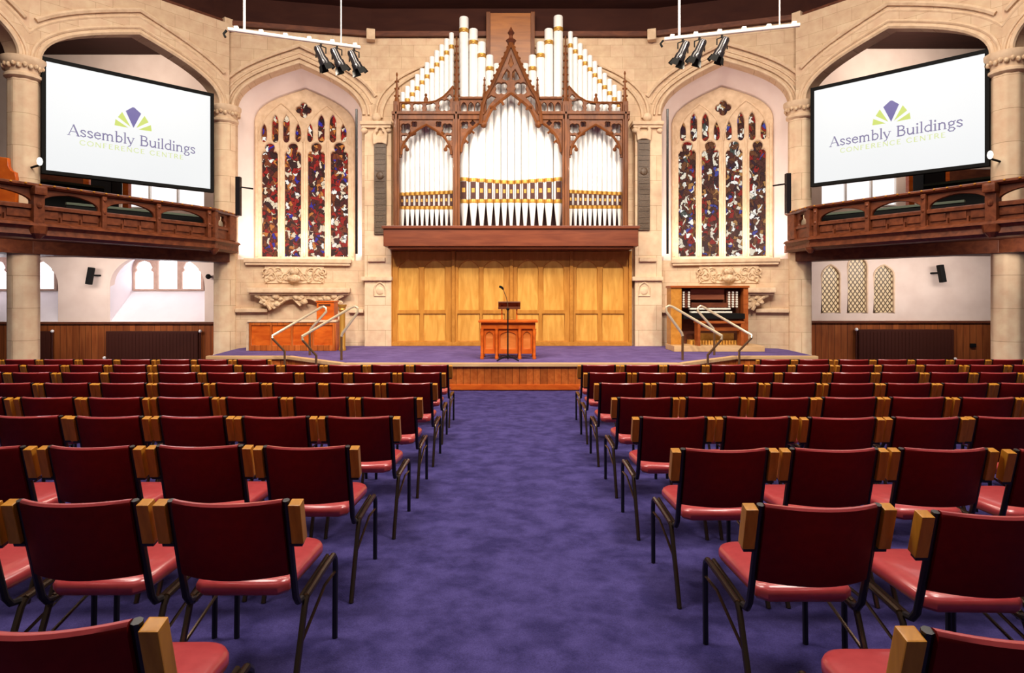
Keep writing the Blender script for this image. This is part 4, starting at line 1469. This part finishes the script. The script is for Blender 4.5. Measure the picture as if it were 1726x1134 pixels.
for s in (-1, 1):
    X = (lambda x: x) if s < 0 else (lambda x: 1722.5 - x)
    q = lambda x, y: qc_(X(x), y)
    # rails
    for yy, hh, d in ((190, 5, .14), (195, 8, .10)):
        x_ = sorted((X(662), X(816)))
        boxq(x_[0], x_[1], yy, yy + hh, d, .08, 'case_rail')
    # side flat arch with pierced spandrels
    L_, R_ = 674, 764.5
    cc, hw = (L_ + R_) / 2, (R_ - L_) / 2
    out_arch = []
    for a, z in arch(hw - 3.5, 50, cc, -262, 12, .78, .5):
        out_arch.append(q(a, -z))
    outer = [q(R_, 203), q(R_, 266), q(R_ - 3.5, 266)] + out_arch + [q(L_ + 3.5, 266), q(L_, 266), q(L_, 203)]
    holes = []
    for sd in (-1, 1):
        for dx, dy, rr in ((35, 217.5, 9.6), (37.5, 233.5, 5.6), (20.5, 210.5, 5.4)):
            c0 = q(cc + sd * dx, dy)
            holes.append(foil(c0[0], c0[1], rr * YC / FPX, 4, 5, PI / 4))
    plate('pierced_arch', outer, holes, .08, ORGANWOOD, og, FO, .06, .008)
    mb = MB()
    mb.tube([Vector((a, YC - .09, z)) for a, z in out_arch], .03, 6)
    for sd in (-1, 1):
        for pts in (((hw - 4, 250), (hw - 11, 247), (hw - 13, 253)), ((hw - 17, 224), (hw - 21, 229), (hw - 25, 226))):
            mb.tube([Vector((q(cc + sd * dx, y)[0], YC - .06, q(0, y)[1])) for dx, y in pts], [.05, .035, .04], 6)
            e = pts[-1]
            mb.ball((q(cc + sd * e[0], e[1])[0], YC - .06, q(0, e[1])[1]), .05, 1, .7, 1, 8, 5)
    mb.build('cusped_molding', ORGANWOOD, og, True)
    # cresting with quatrefoils, ramping up to the inner post
    top = [(674, 174), (722, 174), (735, 171.5), (748, 164), (757, 155), (764.5, 146)]
    outer = [q(674, 191)] + [q(*p) for p in top] + [q(764.5, 191)]
    holes = [foil(*q(x, y), r * YC / FPX, 4, 6, PI / 4) for x, y, r in ((684.5, 183, 9.4), (704.5, 183, 9.4), (726.5, 182.5, 9.6), (749.5, 178.5, 11.4))]
    holes += [foil(*q(758, 165), 4.5 * YC / FPX, 4, 5, 0)]
    plate('pierced_cresting', outer, holes, .07, ORGANWOOD, og, FO, .05, .008)
    mb = MB()
    mb.tube([Vector((q(*p)[0], YC - .03, q(*p)[1])) for p in top], .032, 6)
    a, z = q(718, 174)
    mb.lathe((a, YC, 0), [(.05, z), (.055, z + .1), (.02, z + .16), (.04, z + .2), (.01, z + .24)], 8)
    mb.build('cresting_rail', ORGANWOOD, og, True)
    # three lancets between inner post and gable
    outer = [q(775.5, 191), q(812, 191), q(812, 166), q(775.5, 166)]
    holes = []
    for x in (782, 794, 805.5):
        e0, e1 = sorted((q(x - 4.9, 190)[0], q(x + 4.9, 190)[0]))
        holes.append(lancet(e0, e1, q(0, 190.5)[1], q(0, 173)[1], .12))
    plate('lancet_panel', outer, holes, .07, ORGANWOOD, og, FO, .05, .006)
    x_ = sorted((X(775), X(813)))
    boxq(x_[0], x_[1], 164.5, 168.5, .1, .06, 'lancet_rail')
    # half arch from the inner post up to the gable
    ha = [(775.5 + 40 * (1 - math.cos(t)), 262 - 55 * math.sin(t)) for t in [i / 9 * PI / 2 for i in range(10)]]
    ha = [(778, 258), (779.5, 247), (783, 236), (789, 226), (797, 217.5), (806, 211), (815, 207.5)]
    outer = [q(775.5, 203), q(775.5, 262)] + [q(*p) for p in ha] + [q(815, 203)]
    plate('half_arch', outer, [foil(*q(783.5, 212), 7.2 * YC / FPX, 4, 5, PI / 4), foil(*q(797, 208.5), 4.4 * YC / FPX, 4, 5, 0)], .08, ORGANWOOD, og, FO, .06, .008)
    mb = MB()
    mb.tube([Vector((q(*p)[0], YC - .08, q(*p)[1])) for p in ha], .032, 6)
    for pts in (((780, 243), (786, 238), (789, 242)), ((790, 226), (796, 222), (799, 226))):
        mb.tube([Vector((q(*p)[0], YC - .05, q(*p)[1])) for p in pts], .035, 6)
    a, z = q(815.5, 211)
    mb.ball((a, YC - .08, z), .085, 1, 1, 1.1, 8, 6)
    mb.build('cusped_molding', ORGANWOOD, og, True)
    # little crocketed pinnacle beside the gable
    a, z0 = q(816.5, 190)
    z1 = q(0, 130)[1]
    mb = MB()
    mb.lathe((a, YC, 0), [(.055, z0 - .2), (.05, z0 + .3), (.06, z0 + .34), (.03, z0 + .5), (.012, z1)], 8)
    for i in range(4):
        mb.ball((a, YC, z0 + .4 + i * .13), .034, 1, 1, .7, 6, 4)
    mb.build('pinnacle', ORGANWOOD, og, True)

# gable
ol_ = [(810, 212), (813.5, 180), (819, 165), (828.6, 149), (844, 116), (861.3, 76)]
out_ = ol_ + [(1722.6 - x, y) for x, y in ol_[:-1]][::-1]
inn_ = [(905, 212), (901, 202), (895, 190), (886, 179), (874, 169.5), (861.3, 160)]
inn_ += [(1722.6 - x, y) for x, y in inn_[:-1]][::-1]
holes = [foil(*qc_(845, 151), 11.6 * YC / FPX, 4, 7, PI / 4), foil(*qc_(877.6, 151), 11.6 * YC / FPX, 4, 7, PI / 4)]
for sx in (-1, 1):
    T = lambda x, y: qc_(861.3 + sx * x, y)
    holes.append([T(2.5, 136), T(2.5, 124), T(7, 119), T(12, 128), T(15, 135), T(8, 138)])
    holes.append([T(46, 196), T(44.5, 181), T(40, 168), T(33, 163), T(25, 166), T(37, 180), T(43, 193)])
holes.append([qc_(861.3, 95), qc_(865.5, 110), qc_(861.3, 116), qc_(857.1, 110)])
plate('gable_tracery', [qc_(x, y) for x, y in out_ + inn_], holes, .10, ORGANWOOD, og, FO, .10, .01)
mb = MB()
for sx in (-1, 1):
    T = lambda x, y: Vector((qc_(861.3 + sx * x, y)[0], YC - .13, qc_(0, y)[1]))
    mb.tube([T(861.3 - x, y) for x, y in ol_], .045, 6)
    for i in range(9):
        t = .08 + i * .105
        p = T(43 * (1 - t) ** 1.08 + 2.0, 166 - 90 * t)
        mb.ball(p, .042, 1.2, 1, .9, 6, 4)
    mb.tube([Vector((v[0], YC - .12, v[1])) for v in [qc_(861.3 + sx * (x - 861.3), y) for x, y in inn_[:6]]], .035, 6)
    for pts in (((35, 183), (28, 183), (26, 188)), ((21, 174), (15, 175), (12.5, 180))):
        mb.tube([T(*p) for p in pts], .034, 6)
mb.build('gable_rib', ORGANWOOD, og, True)
a, z = qc_(861.3, 78)
z1 = qc_(0, 48)[1]
mb = MB()
mb.lathe((a, YC - .08, 0), [(.06, z - .08), (.09, z + .05), (.13, z + .10), (.05, z + .16), (.04, z + .22), (.085, z + .29), (.04, z + .36), (.01, z1)], 10)
mb.build('finial', DARKWOOD, og, True)

# ------------------------------------------------------------------ platform furniture
# communion table
tz = ZST + .002
tl, tr, ty = px(808, 606, 12.35).x, px(905, 606, 12.35).x, 12.35
tb = empty('communion_table', 'orange mahogany communion table with carved front in the middle of the platform', 'table', ((tl + tr) / 2, ty + .3, tz))
MB().box2((tl - .02, ty - .04, tz + .725), (tr + .02, ty + .62, tz + .765), .008).build('tabletop', TABLEWOOD, tb)
MB().box2((tl + .03, ty + .02, tz + .60), (tr - .03, ty + .56, tz + .725), .006).build('apron', TABLEWOOD, tb)
xs = [tl + .05, tl + (tr - tl) * .30, tl + (tr - tl) * .70, tr - .05]
for yy in (ty + .04, ty + .54):
    for x in xs:
        MB().lathe((x, yy, 0), [(.035, tz), (.04, tz + .04), (.028, tz + .07), (.03, tz + .45), (.042, tz + .52), (.032, tz + .56), (.04, tz + .60)], 10).build('leg', TABLEWOOD, tb, True)
FT = Frame((0, ty + .06), (1, ty + .06))
for a, b in zip(xs, xs[1:]):
    c, hw = (a + b) / 2, (b - a) / 2 - .03
    plate('front_panel', [(c - hw, tz + .10), (c + hw, tz + .10), (c + hw, tz + .61), (c - hw, tz + .61)],
          [[(c - hw + .04, tz + .20), (c + hw - .04, tz + .20)] + arch(hw - .04, .08, c, tz + .46, 6, .8, .5)], .03, TABLEWOOD, tb, FT, 0, .005)
    MB().box2((c - hw + .02, ty + .08, tz + .16), (c + hw - .02, ty + .10, tz + .58)).build('inset_panel', wood('inset_mahogany', (.52, .13, .02), (.70, .22, .05), (3, 3, 9), .3), tb)
# table lectern
lx, ly, lz = px(858.5, 0, 12.5).x, 12.55, tz + .765
lc = empty('table_lectern', 'dark sloping wooden book rest standing on the communion table', 'lectern', (lx, ly, lz))
MB().box((lx, ly, lz + .30), (.44, .30, .025), Matrix.Rotation(-.45, 3, 'X'), .006).build('book_rest', DARKWOOD, lc)
MB().box((lx, ly - .14, lz + .245), (.44, .02, .05), None, .005).build('ledge', DARKWOOD, lc)
for sx in (-1, 1):
    mb = MB()
    mb.box((lx + sx * .15, ly + .02, lz + .14), (.025, .10, .28), None, .004)
    mb.box((lx + sx * .15, ly + .02, lz + .012), (.03, .26, .024), None, .004)
    mb.box((lx + sx * .15, ly - .05, lz + .2), (.025, .12, .1), None, .01)
    mb.build('support', TABLEWOOD, lc)
# microphone stand
mx_, my = px(856, 0, 12.05).x, 12.05
ms = empty('microphone_stand', 'slender black microphone stand with gooseneck in front of the communion table', 'microphone stand', (mx_, my, tz))
mb = MB()
for i in range(3):
    a = 2 * PI * i / 3 + PI / 2
    mb.tube([(mx_, my, tz + .09), (mx_ + .10 * math.cos(a), my + .10 * math.sin(a), tz + .07), (mx_ + .24 * math.cos(a), my + .24 * math.sin(a), tz + .014)], .013, 6)
mb.build('tripod_base', BLACK, ms, True)
zt_ = px(0, 521, my).z
MB().tube([(mx_, my, tz + .05), (mx_, my, zt_)], .014, 8).build('pole', BLACK, ms, True)
MB().ball((mx_, my, zt_), .032).build('clutch', BLACK, ms, True)
g = [px(x, y, my) for x, y in ((856, 521), (855.5, 510), (853, 500), (849.5, 491), (847, 486))]
MB().tube(g, .008, 6).build('gooseneck', RAILDARK, ms, True)
MB().tube([px(848.5, 488, my), px(846, 484.5, my), px(841.5, 482.5, my)], [.014, .024, .022], 8).build('microphone', BLACK, ms, True)

# organ console on the right
YK = 14.45
K = lambda x, y, dy=0.0: px(x, y, YK + dy)
oc = empty('organ_console', 'dark wooden organ console with ivory stops standing on a pale base, right of the platform', 'organ console', (K(1200, 587).x, YK, ZST))
p0, p1 = K(1128, 588), K(1285, 576)
MB().box2((p0.x, YK - .44, ZST + .002), (p1.x - .12, YK + .35, ZST + .13), .01).build('base', NOSING, oc)
cm_ = wood('console_mahogany', (.27, .062, .014), (.40, .105, .024), (3, 3, 9), .35)
l0, l1 = K(1130, 0).x, K(1148, 0).x
zt_ = K(0, 483).z
zb_ = ZST + .13
MB().box2((l0, YK - .05, zb_), (l1, YK + .35, zt_), .01).build('side_panel', PANELFRAME, oc)
r0, r1 = K(1252, 0).x, K(1260, 0).x
MB().box2((r0, YK - .05, zb_), (r1, YK + .35, zt_), .01).build('side_panel', cm_, oc)
MB().box2((l1, YK + .27, zb_), (r0, YK + .35, zt_ - .02)).build('back_panel', DARKWOOD, oc)
MB().box2((l0 - .02, YK - .08, zt_ - .03), (r1 + .02, YK + .37, zt_ + .02), .01).build('roof_board', cm_, oc)
a, b = K(1167, 505), K(1225, 487)
MB().box2((a.x, YK + .16, a.z), (b.x, YK + .22, b.z), .008).build('music_desk', wood('desk_mahogany', (.24, .07, .035), (.36, .12, .06), (2, 9, 9), .4), oc)
a, b = K(1166, 521), K(1228, 510)
MB().box2((a.x, YK + .02, a.z), (b.x, YK + .12, b.z), .004).build('music_shelf', DARKWOOD, oc)
for x0_, x1_ in ((1152, 1164), (1229, 1245)):
    a, b = K(x0_ - 2, 519), K(x1_ + 2, 489)
    jm = MB().box2((a.x, YK + .10, a.z), (b.x, YK + .2, b.z), .008).build('stop_jamb', DARKWOOD, oc)
    for i in range(3 if x1_ - x0_ > 13 else 2):
        mb = MB()
        for j in range(7):
            n_ = 3 if x1_ - x0_ > 13 else 2
            q = K(x0_ + 1.5 + (x1_ - x0_ - 3) * i / (n_ - 1), 516.5 - 4.0 * j)
            mb.tube([(q.x, YK + .10, q.z), (q.x, YK + .05, q.z)], .024, 8)
        mb.build('stop_knob', IVORY, jm, True)  # one column of ivory stop knobs
for j, y in enumerate((527, 521.5)):
    a, b = K(1163, y), K(1231, y - 2.6)
    mn = MB().box2((a.x, YK - .12 + .1 * j, a.z), (b.x, YK + .04 + .08 * j, b.z), .003).build('keyboard', IVORY, oc)
    mb = MB()
    nk = 34
    for i in range(nk):
        if i % 7 in (2, 6):
            continue
        x = a.x + (i + 1) * (b.x - a.x) / (nk + 1)
        mb.box((x, YK - .04 + .1 * j, b.z + .008), (.012, .12, .016))
    mb.build('black_key', BLACK, mn)
a, b = K(1150, 537), K(1252, 528)
MB().box2((a.x, YK - .14, a.z), (b.x, YK + .25, b.z), .01).build('key_slip', BLACK, oc)
a, b = K(1162, 575), K(1240, 557)
mb = MB()
for i in range(16):
    x = a.x + (i + .5) * (b.x - a.x) / 16
    mb.box2((x - .024, YK - .08, zb_), (x + .024, YK + .25, zb_ + .10), .006)
mb.build('pedal', PANEL, oc)
a, b = K(1178, 575), K(1240, 562)
MB().box2((a.x, YK + .12, zb_ + .1), (b.x, YK + .16, b.z)).build('knee_panel', PANEL, oc)
# bench
p0, p1 = K(1172, 0, -.3).x, K(1252, 0, -.3).x
zs_ = px(0, 541, YK - .3).z
bn = empty('organ_bench', 'reddish wooden bench in front of the organ console', 'bench', ((p0 + p1) / 2, YK - .3, zb_))
MB().box2((p0, YK - .43, zs_ - .05), (p1, YK - .15, zs_), .01).build('seat', cm_, bn)
MB().box2((p0 + .06, YK - .31, zs_ - .22), (p1 - .06, YK - .28, zs_ - .05), .004).build('apron', cm_, bn)
for x in (p0 + .05, p1 - .05):
    MB().box2((x - .03, YK - .42, zb_ + .002), (x + .03, YK - .16, zs_ - .05), .006).build('leg', cm_, bn)
# low panelled cupboard and side things at the left of the platform
YQ = 14.25
K = lambda x, y: px(x, y, YQ)
cb = empty('panelled_cupboard', 'low orange panelled cupboard with stone coping under the left carved canopy', 'cupboard', (K(480, 0).x, YQ, ZST))
a, b = K(420, 590), K(566, 543)
MB().box2((a.x, YQ, ZST + .002), (b.x, YQ + .4, b.z), .01).build('carcass', TABLEWOOD, cb)
FQ = Frame((0, YQ), (1, YQ))
npn = 4
holes = []
for i in range(npn):
    xa = a.x + .06 + i * (b.x - a.x - .08) / npn
    xb = xa + (b.x - a.x - .08) / npn - .05
    holes.append([(xa, ZST + .13), (xb, ZST + .13), (xb, b.z - .07), (xa, b.z - .07)])
plate('panel_front', [(a.x, ZST + .002), (b.x, ZST + .002), (b.x, b.z), (a.x, b.z)], holes, .03, STAGEWOOD, cb, FQ, .025, .006)
MB().box2((a.x - .03, YQ - .04, b.z), (b.x + .02, YQ + .42, b.z + .05), .012).build('coping', STONE_PLAIN, cb)
MB().box2((a.x - .07, YQ - .0, ZST + .002), (a.x - .005, YQ + .4, b.z), .01).build('stone_edge', STONE_PLAIN, cb)
a, b = px(537, 545, YQ + .2), px(566, 509, YQ + .2)
tc = empty('wooden_pulpit_box', 'upright orange wooden box standing on the low panelled cupboard', 'box', ((a.x + b.x) / 2, YQ + .2, K(0, 543).z + .05))
MB().box2((a.x, YQ + .05, K(0, 543).z + .05), (b.x, YQ + .38, b.z), .01).build('body', TABLEWOOD, tc)
MB().box2((a.x - .02, YQ + .03, b.z), (b.x + .02, YQ + .40, b.z + .03), .008).build('top_board', TABLEWOOD, tc)
MB().box2((a.x + .05, YQ + .035, b.z - .08), (b.x - .08, YQ + .06, b.z - .04)).build('slot', DARKWOOD, tc)
p = px(577, 588, 14.35)
fs = empty('brass_pedestal', 'slim gilt pedestal standing between the cupboard and the organ screen', 'pedestal', (p.x, 14.35, ZST))
MB().lathe((p.x, 14.35, 0), [(.085, ZST + .002), (.085, ZST + .05), (.07, ZST + .08), (.065, px(0, 525, 14.35).z)], 12).build('shaft', GOLD, fs, True)
zt_ = px(0, 525, 14.35).z
MB().lathe((p.x, 14.35, 0), [(.065, zt_), (.09, zt_ + .04), (.07, zt_ + .08), (.10, zt_ + .13), (.10, zt_ + .16)], 12).build('head', GOLD, fs, True)

# ------------------------------------------------------------------ lighting bars
BARS = {-1: dict(e0=(384, 49), e1=(607, 80), rods=((412, 6), (575, 6)), heads=((541, 76, 548, 106), (568, 79, 574, 110), (597, 82, 604, 116))),
        1: dict(e0=(1120, 66), e1=(1348, 42), rods=((1145, 6), (1314, 6)), heads=((1151, 66, 1144, 98), (1179, 63, 1170, 97), (1217, 58, 1209, 92)))}
ZB = 6.0
for s in (-1, 1):
    d = BARS[s]

    def bar_pt(x):
        t = (x - d['e0'][0]) / (d['e1'][0] - d['e0'][0])
        y = d['e0'][1] + t * (d['e1'][1] - d['e0'][1])
        Y = (ZB - EYE.z) * FPX / (CY - y)
        return px(x, y, Y)
    P0, P1 = bar_pt(d['e0'][0]), bar_pt(d['e1'][0])
    bar = empty('lighting_bar', 'white pipe lighting bar hanging over the ' + SIDE[s] + ' stained glass window', 'lighting bar', (P0 + P1) / 2)
    MB().tube([P0, P1], .032, 10).build('pipe', WHITE_METAL, bar, True)
    for x, _ in d['rods']:
        p = bar_pt(x)
        MB().tube([p, Vector((p.x, p.y, 9.6))], .022 if x == d['rods'][0][0] else .012, 8).build('suspension_rod', WHITE_METAL, bar, True)
    mb = MB()
    dr = (P1 - P0).normalized()
    for i in range(6):
        p = P0 + (P1 - P0) * (.06 + .18 * i)
        mb.box(p + Vector((0, 0, .035)), (.07, .06, .06), None, .01)
    mb.build('socket', WHITE_METAL, bar)
    e = P0 + Vector((-.02, 0, -.02))
    MB().tube([e, e + Vector((-.05, 0, -.06)), e + Vector((-.02, 0, -.12))], .02, 6).build('cable_end', BLACK, bar, True)
    ordl = ('nearest the wall side', 'middle one', 'nearest the organ')
    for i, (x, y, x2, y2) in enumerate(d['heads']):
        top = bar_pt(x)
        aim = Vector((-s * .42, .30, -1)).normalized()
        which = ('first', 'second', 'third')[i]
        side_ = 'third' if False else ''
        sp = empty('stage_spotlight', 'black theatre spotlight with barn doors, %s from the left on the %s lighting bar' % (which, SIDE[s]), 'spotlight', top)
        hub = top + Vector((0, 0, -.14))
        yoke = MB()
        side = aim.cross(Vector((0, 1, 0))).normalized()
        yoke.tube([top + Vector((0, 0, -.036)), top + Vector((0, 0, -.08))], .02, 6)
        ctr = top + Vector((0, 0, -.24))
        yoke.tube([ctr + side * .095, ctr + side * .095 + Vector((0, 0, .10)), top + Vector((0, 0, -.07)), ctr - side * .095 + Vector((0, 0, .10)), ctr - side * .095], .012, 6)
        yoke.build('yoke', BLACK, sp, True)
        body = MB()
        b0 = ctr - aim * .17
        body.tube([b0, b0 + aim * .04, b0 + aim * .22, b0 + aim * .24, b0 + aim * .33], [.05, .07, .075, .09, .095], 14)
        body.build('body', BLACKGLOSS, sp, True)
        q = aim.to_track_quat('-Z', 'Y').to_matrix()
        mo = b0 + aim * .33
        doors = MB()
        for dx, dy in ((1, 0), (-1, 0), (0, 1), (0, -1)):
            t = q @ Vector((dx, dy, 0))
            n_ = q @ Vector((dy, -dx, 0))
            h0 = mo + t * .092
            h1 = h0 + aim * .11 + t * .035
            doors.face([h0 + n_ * .06, h0 - n_ * .06, h1 - n_ * .075, h1 + n_ * .075])
            doors.face([h0 + n_ * .06 + t * .006, h0 - n_ * .06 + t * .006, h1 - n_ * .075 + t * .006, h1 + n_ * .075 + t * .006])
        doors.build('barn_door', BLACK, sp, False, None, False)
        MB().tube([mo - aim * .01, mo + aim * .006], [.10, .10], 14).build('lens', BLACKGLOSS, sp, True)
        lamp('stage_spotlight_lamp', 'SPOT', mo + aim * .16, (-s * (.6 + 1.2 * (2 - i if s < 0 else i)) * .9 if True else 0, 15.3, 3.6), 160, (1, .87, .70), .08, None, 75, .8)

# ------------------------------------------------------------------ seating
chair_parts = []


def chair_meshes():
    out = []
    # seat cushion with rounded front corners
    def outline(inset):
        hw, y0, y1 = .197 - inset, .105 + inset, .565 - inset
        r = max(.085 - inset * .6, .02)
        hb = .178 - inset
        pts = [(-hb, y0 + .03), (-hb + .035, y0), (hb - .035, y0), (hb, y0 + .03)]
        for i in range(7):
            t = i / 6 * PI / 2
            pts.append((hw - r + r * math.cos(t), y1 - r + r * math.sin(t)))
        for i in range(7):
            t = PI / 2 + i / 6 * PI / 2
            pts.append((-hw + r + r * math.cos(t), y1 - r + r * math.sin(t)))
        return pts
    bm = MB()
    rings = []
    for ins, z in ((.03, .405), (.008, .412), (0, .425), (0, .445), (.006, .458), (.02, .466), (.05, .470), (.085, .472)):
        rings.append([bm.bm.verts.new((x, y, z + .02 * (y - .3))) for x, y in outline(ins)])
    for A, B in zip(rings, rings[1:]):
        n = len(A)
        for i in range(n):
            bm.bm.faces.new((A[i], A[(i + 1) % n], B[(i + 1) % n], B[i]))
    bm.bm.faces.new(rings[0][::-1])
    bm.bm.faces.new(rings[-1])
    out.append(('seat', bm.mesh('seat', True), VINYL))
    # curved backrest
    bm = MB()
    prof = []
    hh = .152
    for i in range(5):
        t = -PI / 2 + i / 4 * PI
        prof.append((.018 * math.sin(t), hh - .018 + .018 * math.cos(t)) if False else (-.018 * math.cos(t + PI / 2) if False else 0, 0))
    prof = [(-.022, -hh + .014), (-.022, hh - .022), (-.019, hh - .009), (-.010, hh - .001), (.002, hh), (.012, hh - .005), (.018, hh - .016), (.017, -hh + .014), (.010, -hh + .003), (0, -hh), (-.012, -hh + .003)]
    lean = .28
    rings = []
    nx = 13
    for i in range(nx):
        u = -1 + 2 * i / (nx - 1)
        x = u * .196
        yoff = -.058 * (1 - u * u)
        rings.append([bm.bm.verts.new((x, .047 + y - lean * z + yoff, .65 + z)) for y, z in prof])
    n = len(prof)
    for A, B in zip(rings, rings[1:]):
        for i in range(n):
            bm.bm.faces.new((A[i], A[(i + 1) % n], B[(i + 1) % n], B[i]))
    bm.bm.faces.new(rings[0][::-1])
    bm.bm.faces.new(rings[-1])
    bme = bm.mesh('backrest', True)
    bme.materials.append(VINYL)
    bme.materials.append(VINYL_SHADED)
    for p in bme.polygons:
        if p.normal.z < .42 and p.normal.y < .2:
            p.material_index = 1  # rear faces get the vinyl with shade in its colour
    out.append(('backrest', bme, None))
    for sx in (-1, 1):
        x = sx * .207
        bm = MB()
        bm.tube([(x, .006, .797), (x, .046, .65), (x, .092, .49), (x, .118, .405), (x, .145, .372), (x * .99, .19, .362)], .0135, 8)
        out.append(('back_post', bm.mesh('back_post', True), BLACKTUBE))
        bm = MB()
        R = Matrix.Rotation(-.28 * -1, 3, 'X')
        bm.box((sx * .2425, .029, .7135), (.044, .046, .158), R, .004)
        out.append(('oak_pad', bm.mesh('oak_pad'), PADWOOD))
        bm = MB()
        bm.box((sx * .2335, .054, .627), (.045, .03, .012), R, .002)
        out.append(('pad_bracket', bm.mesh('pad_bracket'), BLACKTUBE))
        xl = sx * .222
        bm = MB()
        bm.tube([(xl, .60, 0), (xl, .60, .33), (xl, .592, .362), (xl, .565, .384)], .0125, 8)
        out.append(('leg', bm.mesh('leg', True), BLACKTUBE))
        bm = MB()
        bm.tube([(xl, .035, 0), (xl, .10, .16), (xl, .178, .342), (xl, .20, .366)], .0125, 8)
        out.append(('leg', bm.mesh('leg', True), STEEL))
        bm = MB()
        bm.tube([(xl, .565, .384), (xl, .38, .378), (xl, .20, .366)], .0125, 8)
        bm.tube([(xl - sx * .022, .55, .388), (xl - sx * .022, .16, .364)], .010, 6)
        out.append(('side_rail', bm.mesh('side_rail', True), STEEL))
        bm = MB()
        bm.tube([(xl, .59, .30), (xl - sx * .004, .45, .30), (xl, .13, .215)], .007, 6)
        out.append(('brace', bm.mesh('brace', True), STEEL))
    return out


CH = chair_meshes()
for nm, me, mt in CH:
    if mt:
        me.materials.append(mt)
RAKE = math.atan(.0246)
ORD = ['zeroth', 'first', 'second', 'third', 'fourth', 'fifth', 'sixth', 'seventh', 'eighth', 'ninth', 'tenth', 'eleventh', 'twelfth']
rnd = random.Random(11)
proto = None


def place_chair(x, y, label, rz=0.0):
    global proto
    r = bpy.data.objects.new('stacking_chair', None) if proto is None else proto.copy()
    COL.objects.link(r)
    r.location = (x, y, floor_z(y))
    r.rotation_euler = (-RAKE, 0, rz)
    tag(r, label, 'chair', 'rows of red chairs either side of the aisle')
    if proto is None:
        proto = r
        for nm, me, mt in CH:
            o = bpy.data.objects.new(nm, me)
            COL.objects.link(o)
            o.parent = r
    else:
        for ch in CHILDREN:
            c = ch.copy()
            COL.objects.link(c)
            c.parent = r


CHILDREN = []
ROWY = {-1: [1.351, 2.235, 3.133, 4.03, 4.914, 5.905, 6.898, 7.884, 8.75], 1: [1.309, 2.18, 3.075, 4.01, 4.914, 5.905, 6.898, 7.884, 8.75]}
EDGE = {-1: [.762, .752, .766, .718, .699, .700, .726, .747, 3.37], 1: [.825, .813, .784, .768, .778, .772, .785, .822, 3.42]}
COUNT = [1, 3, 4, 6, 7, 8, 10, 11, 8]
PITCH = [.543, .543, .545, .54, .54, .54, .54, .543, .543]
for s in (-1, 1):
    for i in range(9):
        for j in range(COUNT[i]):
            jit = rnd.uniform(-.003, .003)
            x = s * (EDGE[s][i] + .2715 + PITCH[i] * j) + (jit if j else 0)
            y = ROWY[s][i] + .0 + rnd.uniform(-.02, .02) * (1 if j else .3)
            rz = rnd.uniform(-.010, .010)
            if s > 0 and i == 1 and j == 1:
                y -= .075
                x += .02
                rz = -.02
            if i == 8:
                lab = 'red vinyl chair, front row before the %s platform wing, %s from the aisle' % (SIDE[s], ORD[j + 1])
            else:
                lab = 'red vinyl chair %s of the aisle, %s row from the camera, %s from the aisle' % (SIDE[s], ORD[i + 1], ORD[j + 1])
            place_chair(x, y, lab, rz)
            if not CHILDREN:
                CHILDREN = [o for o in S.objects if o.parent is proto]
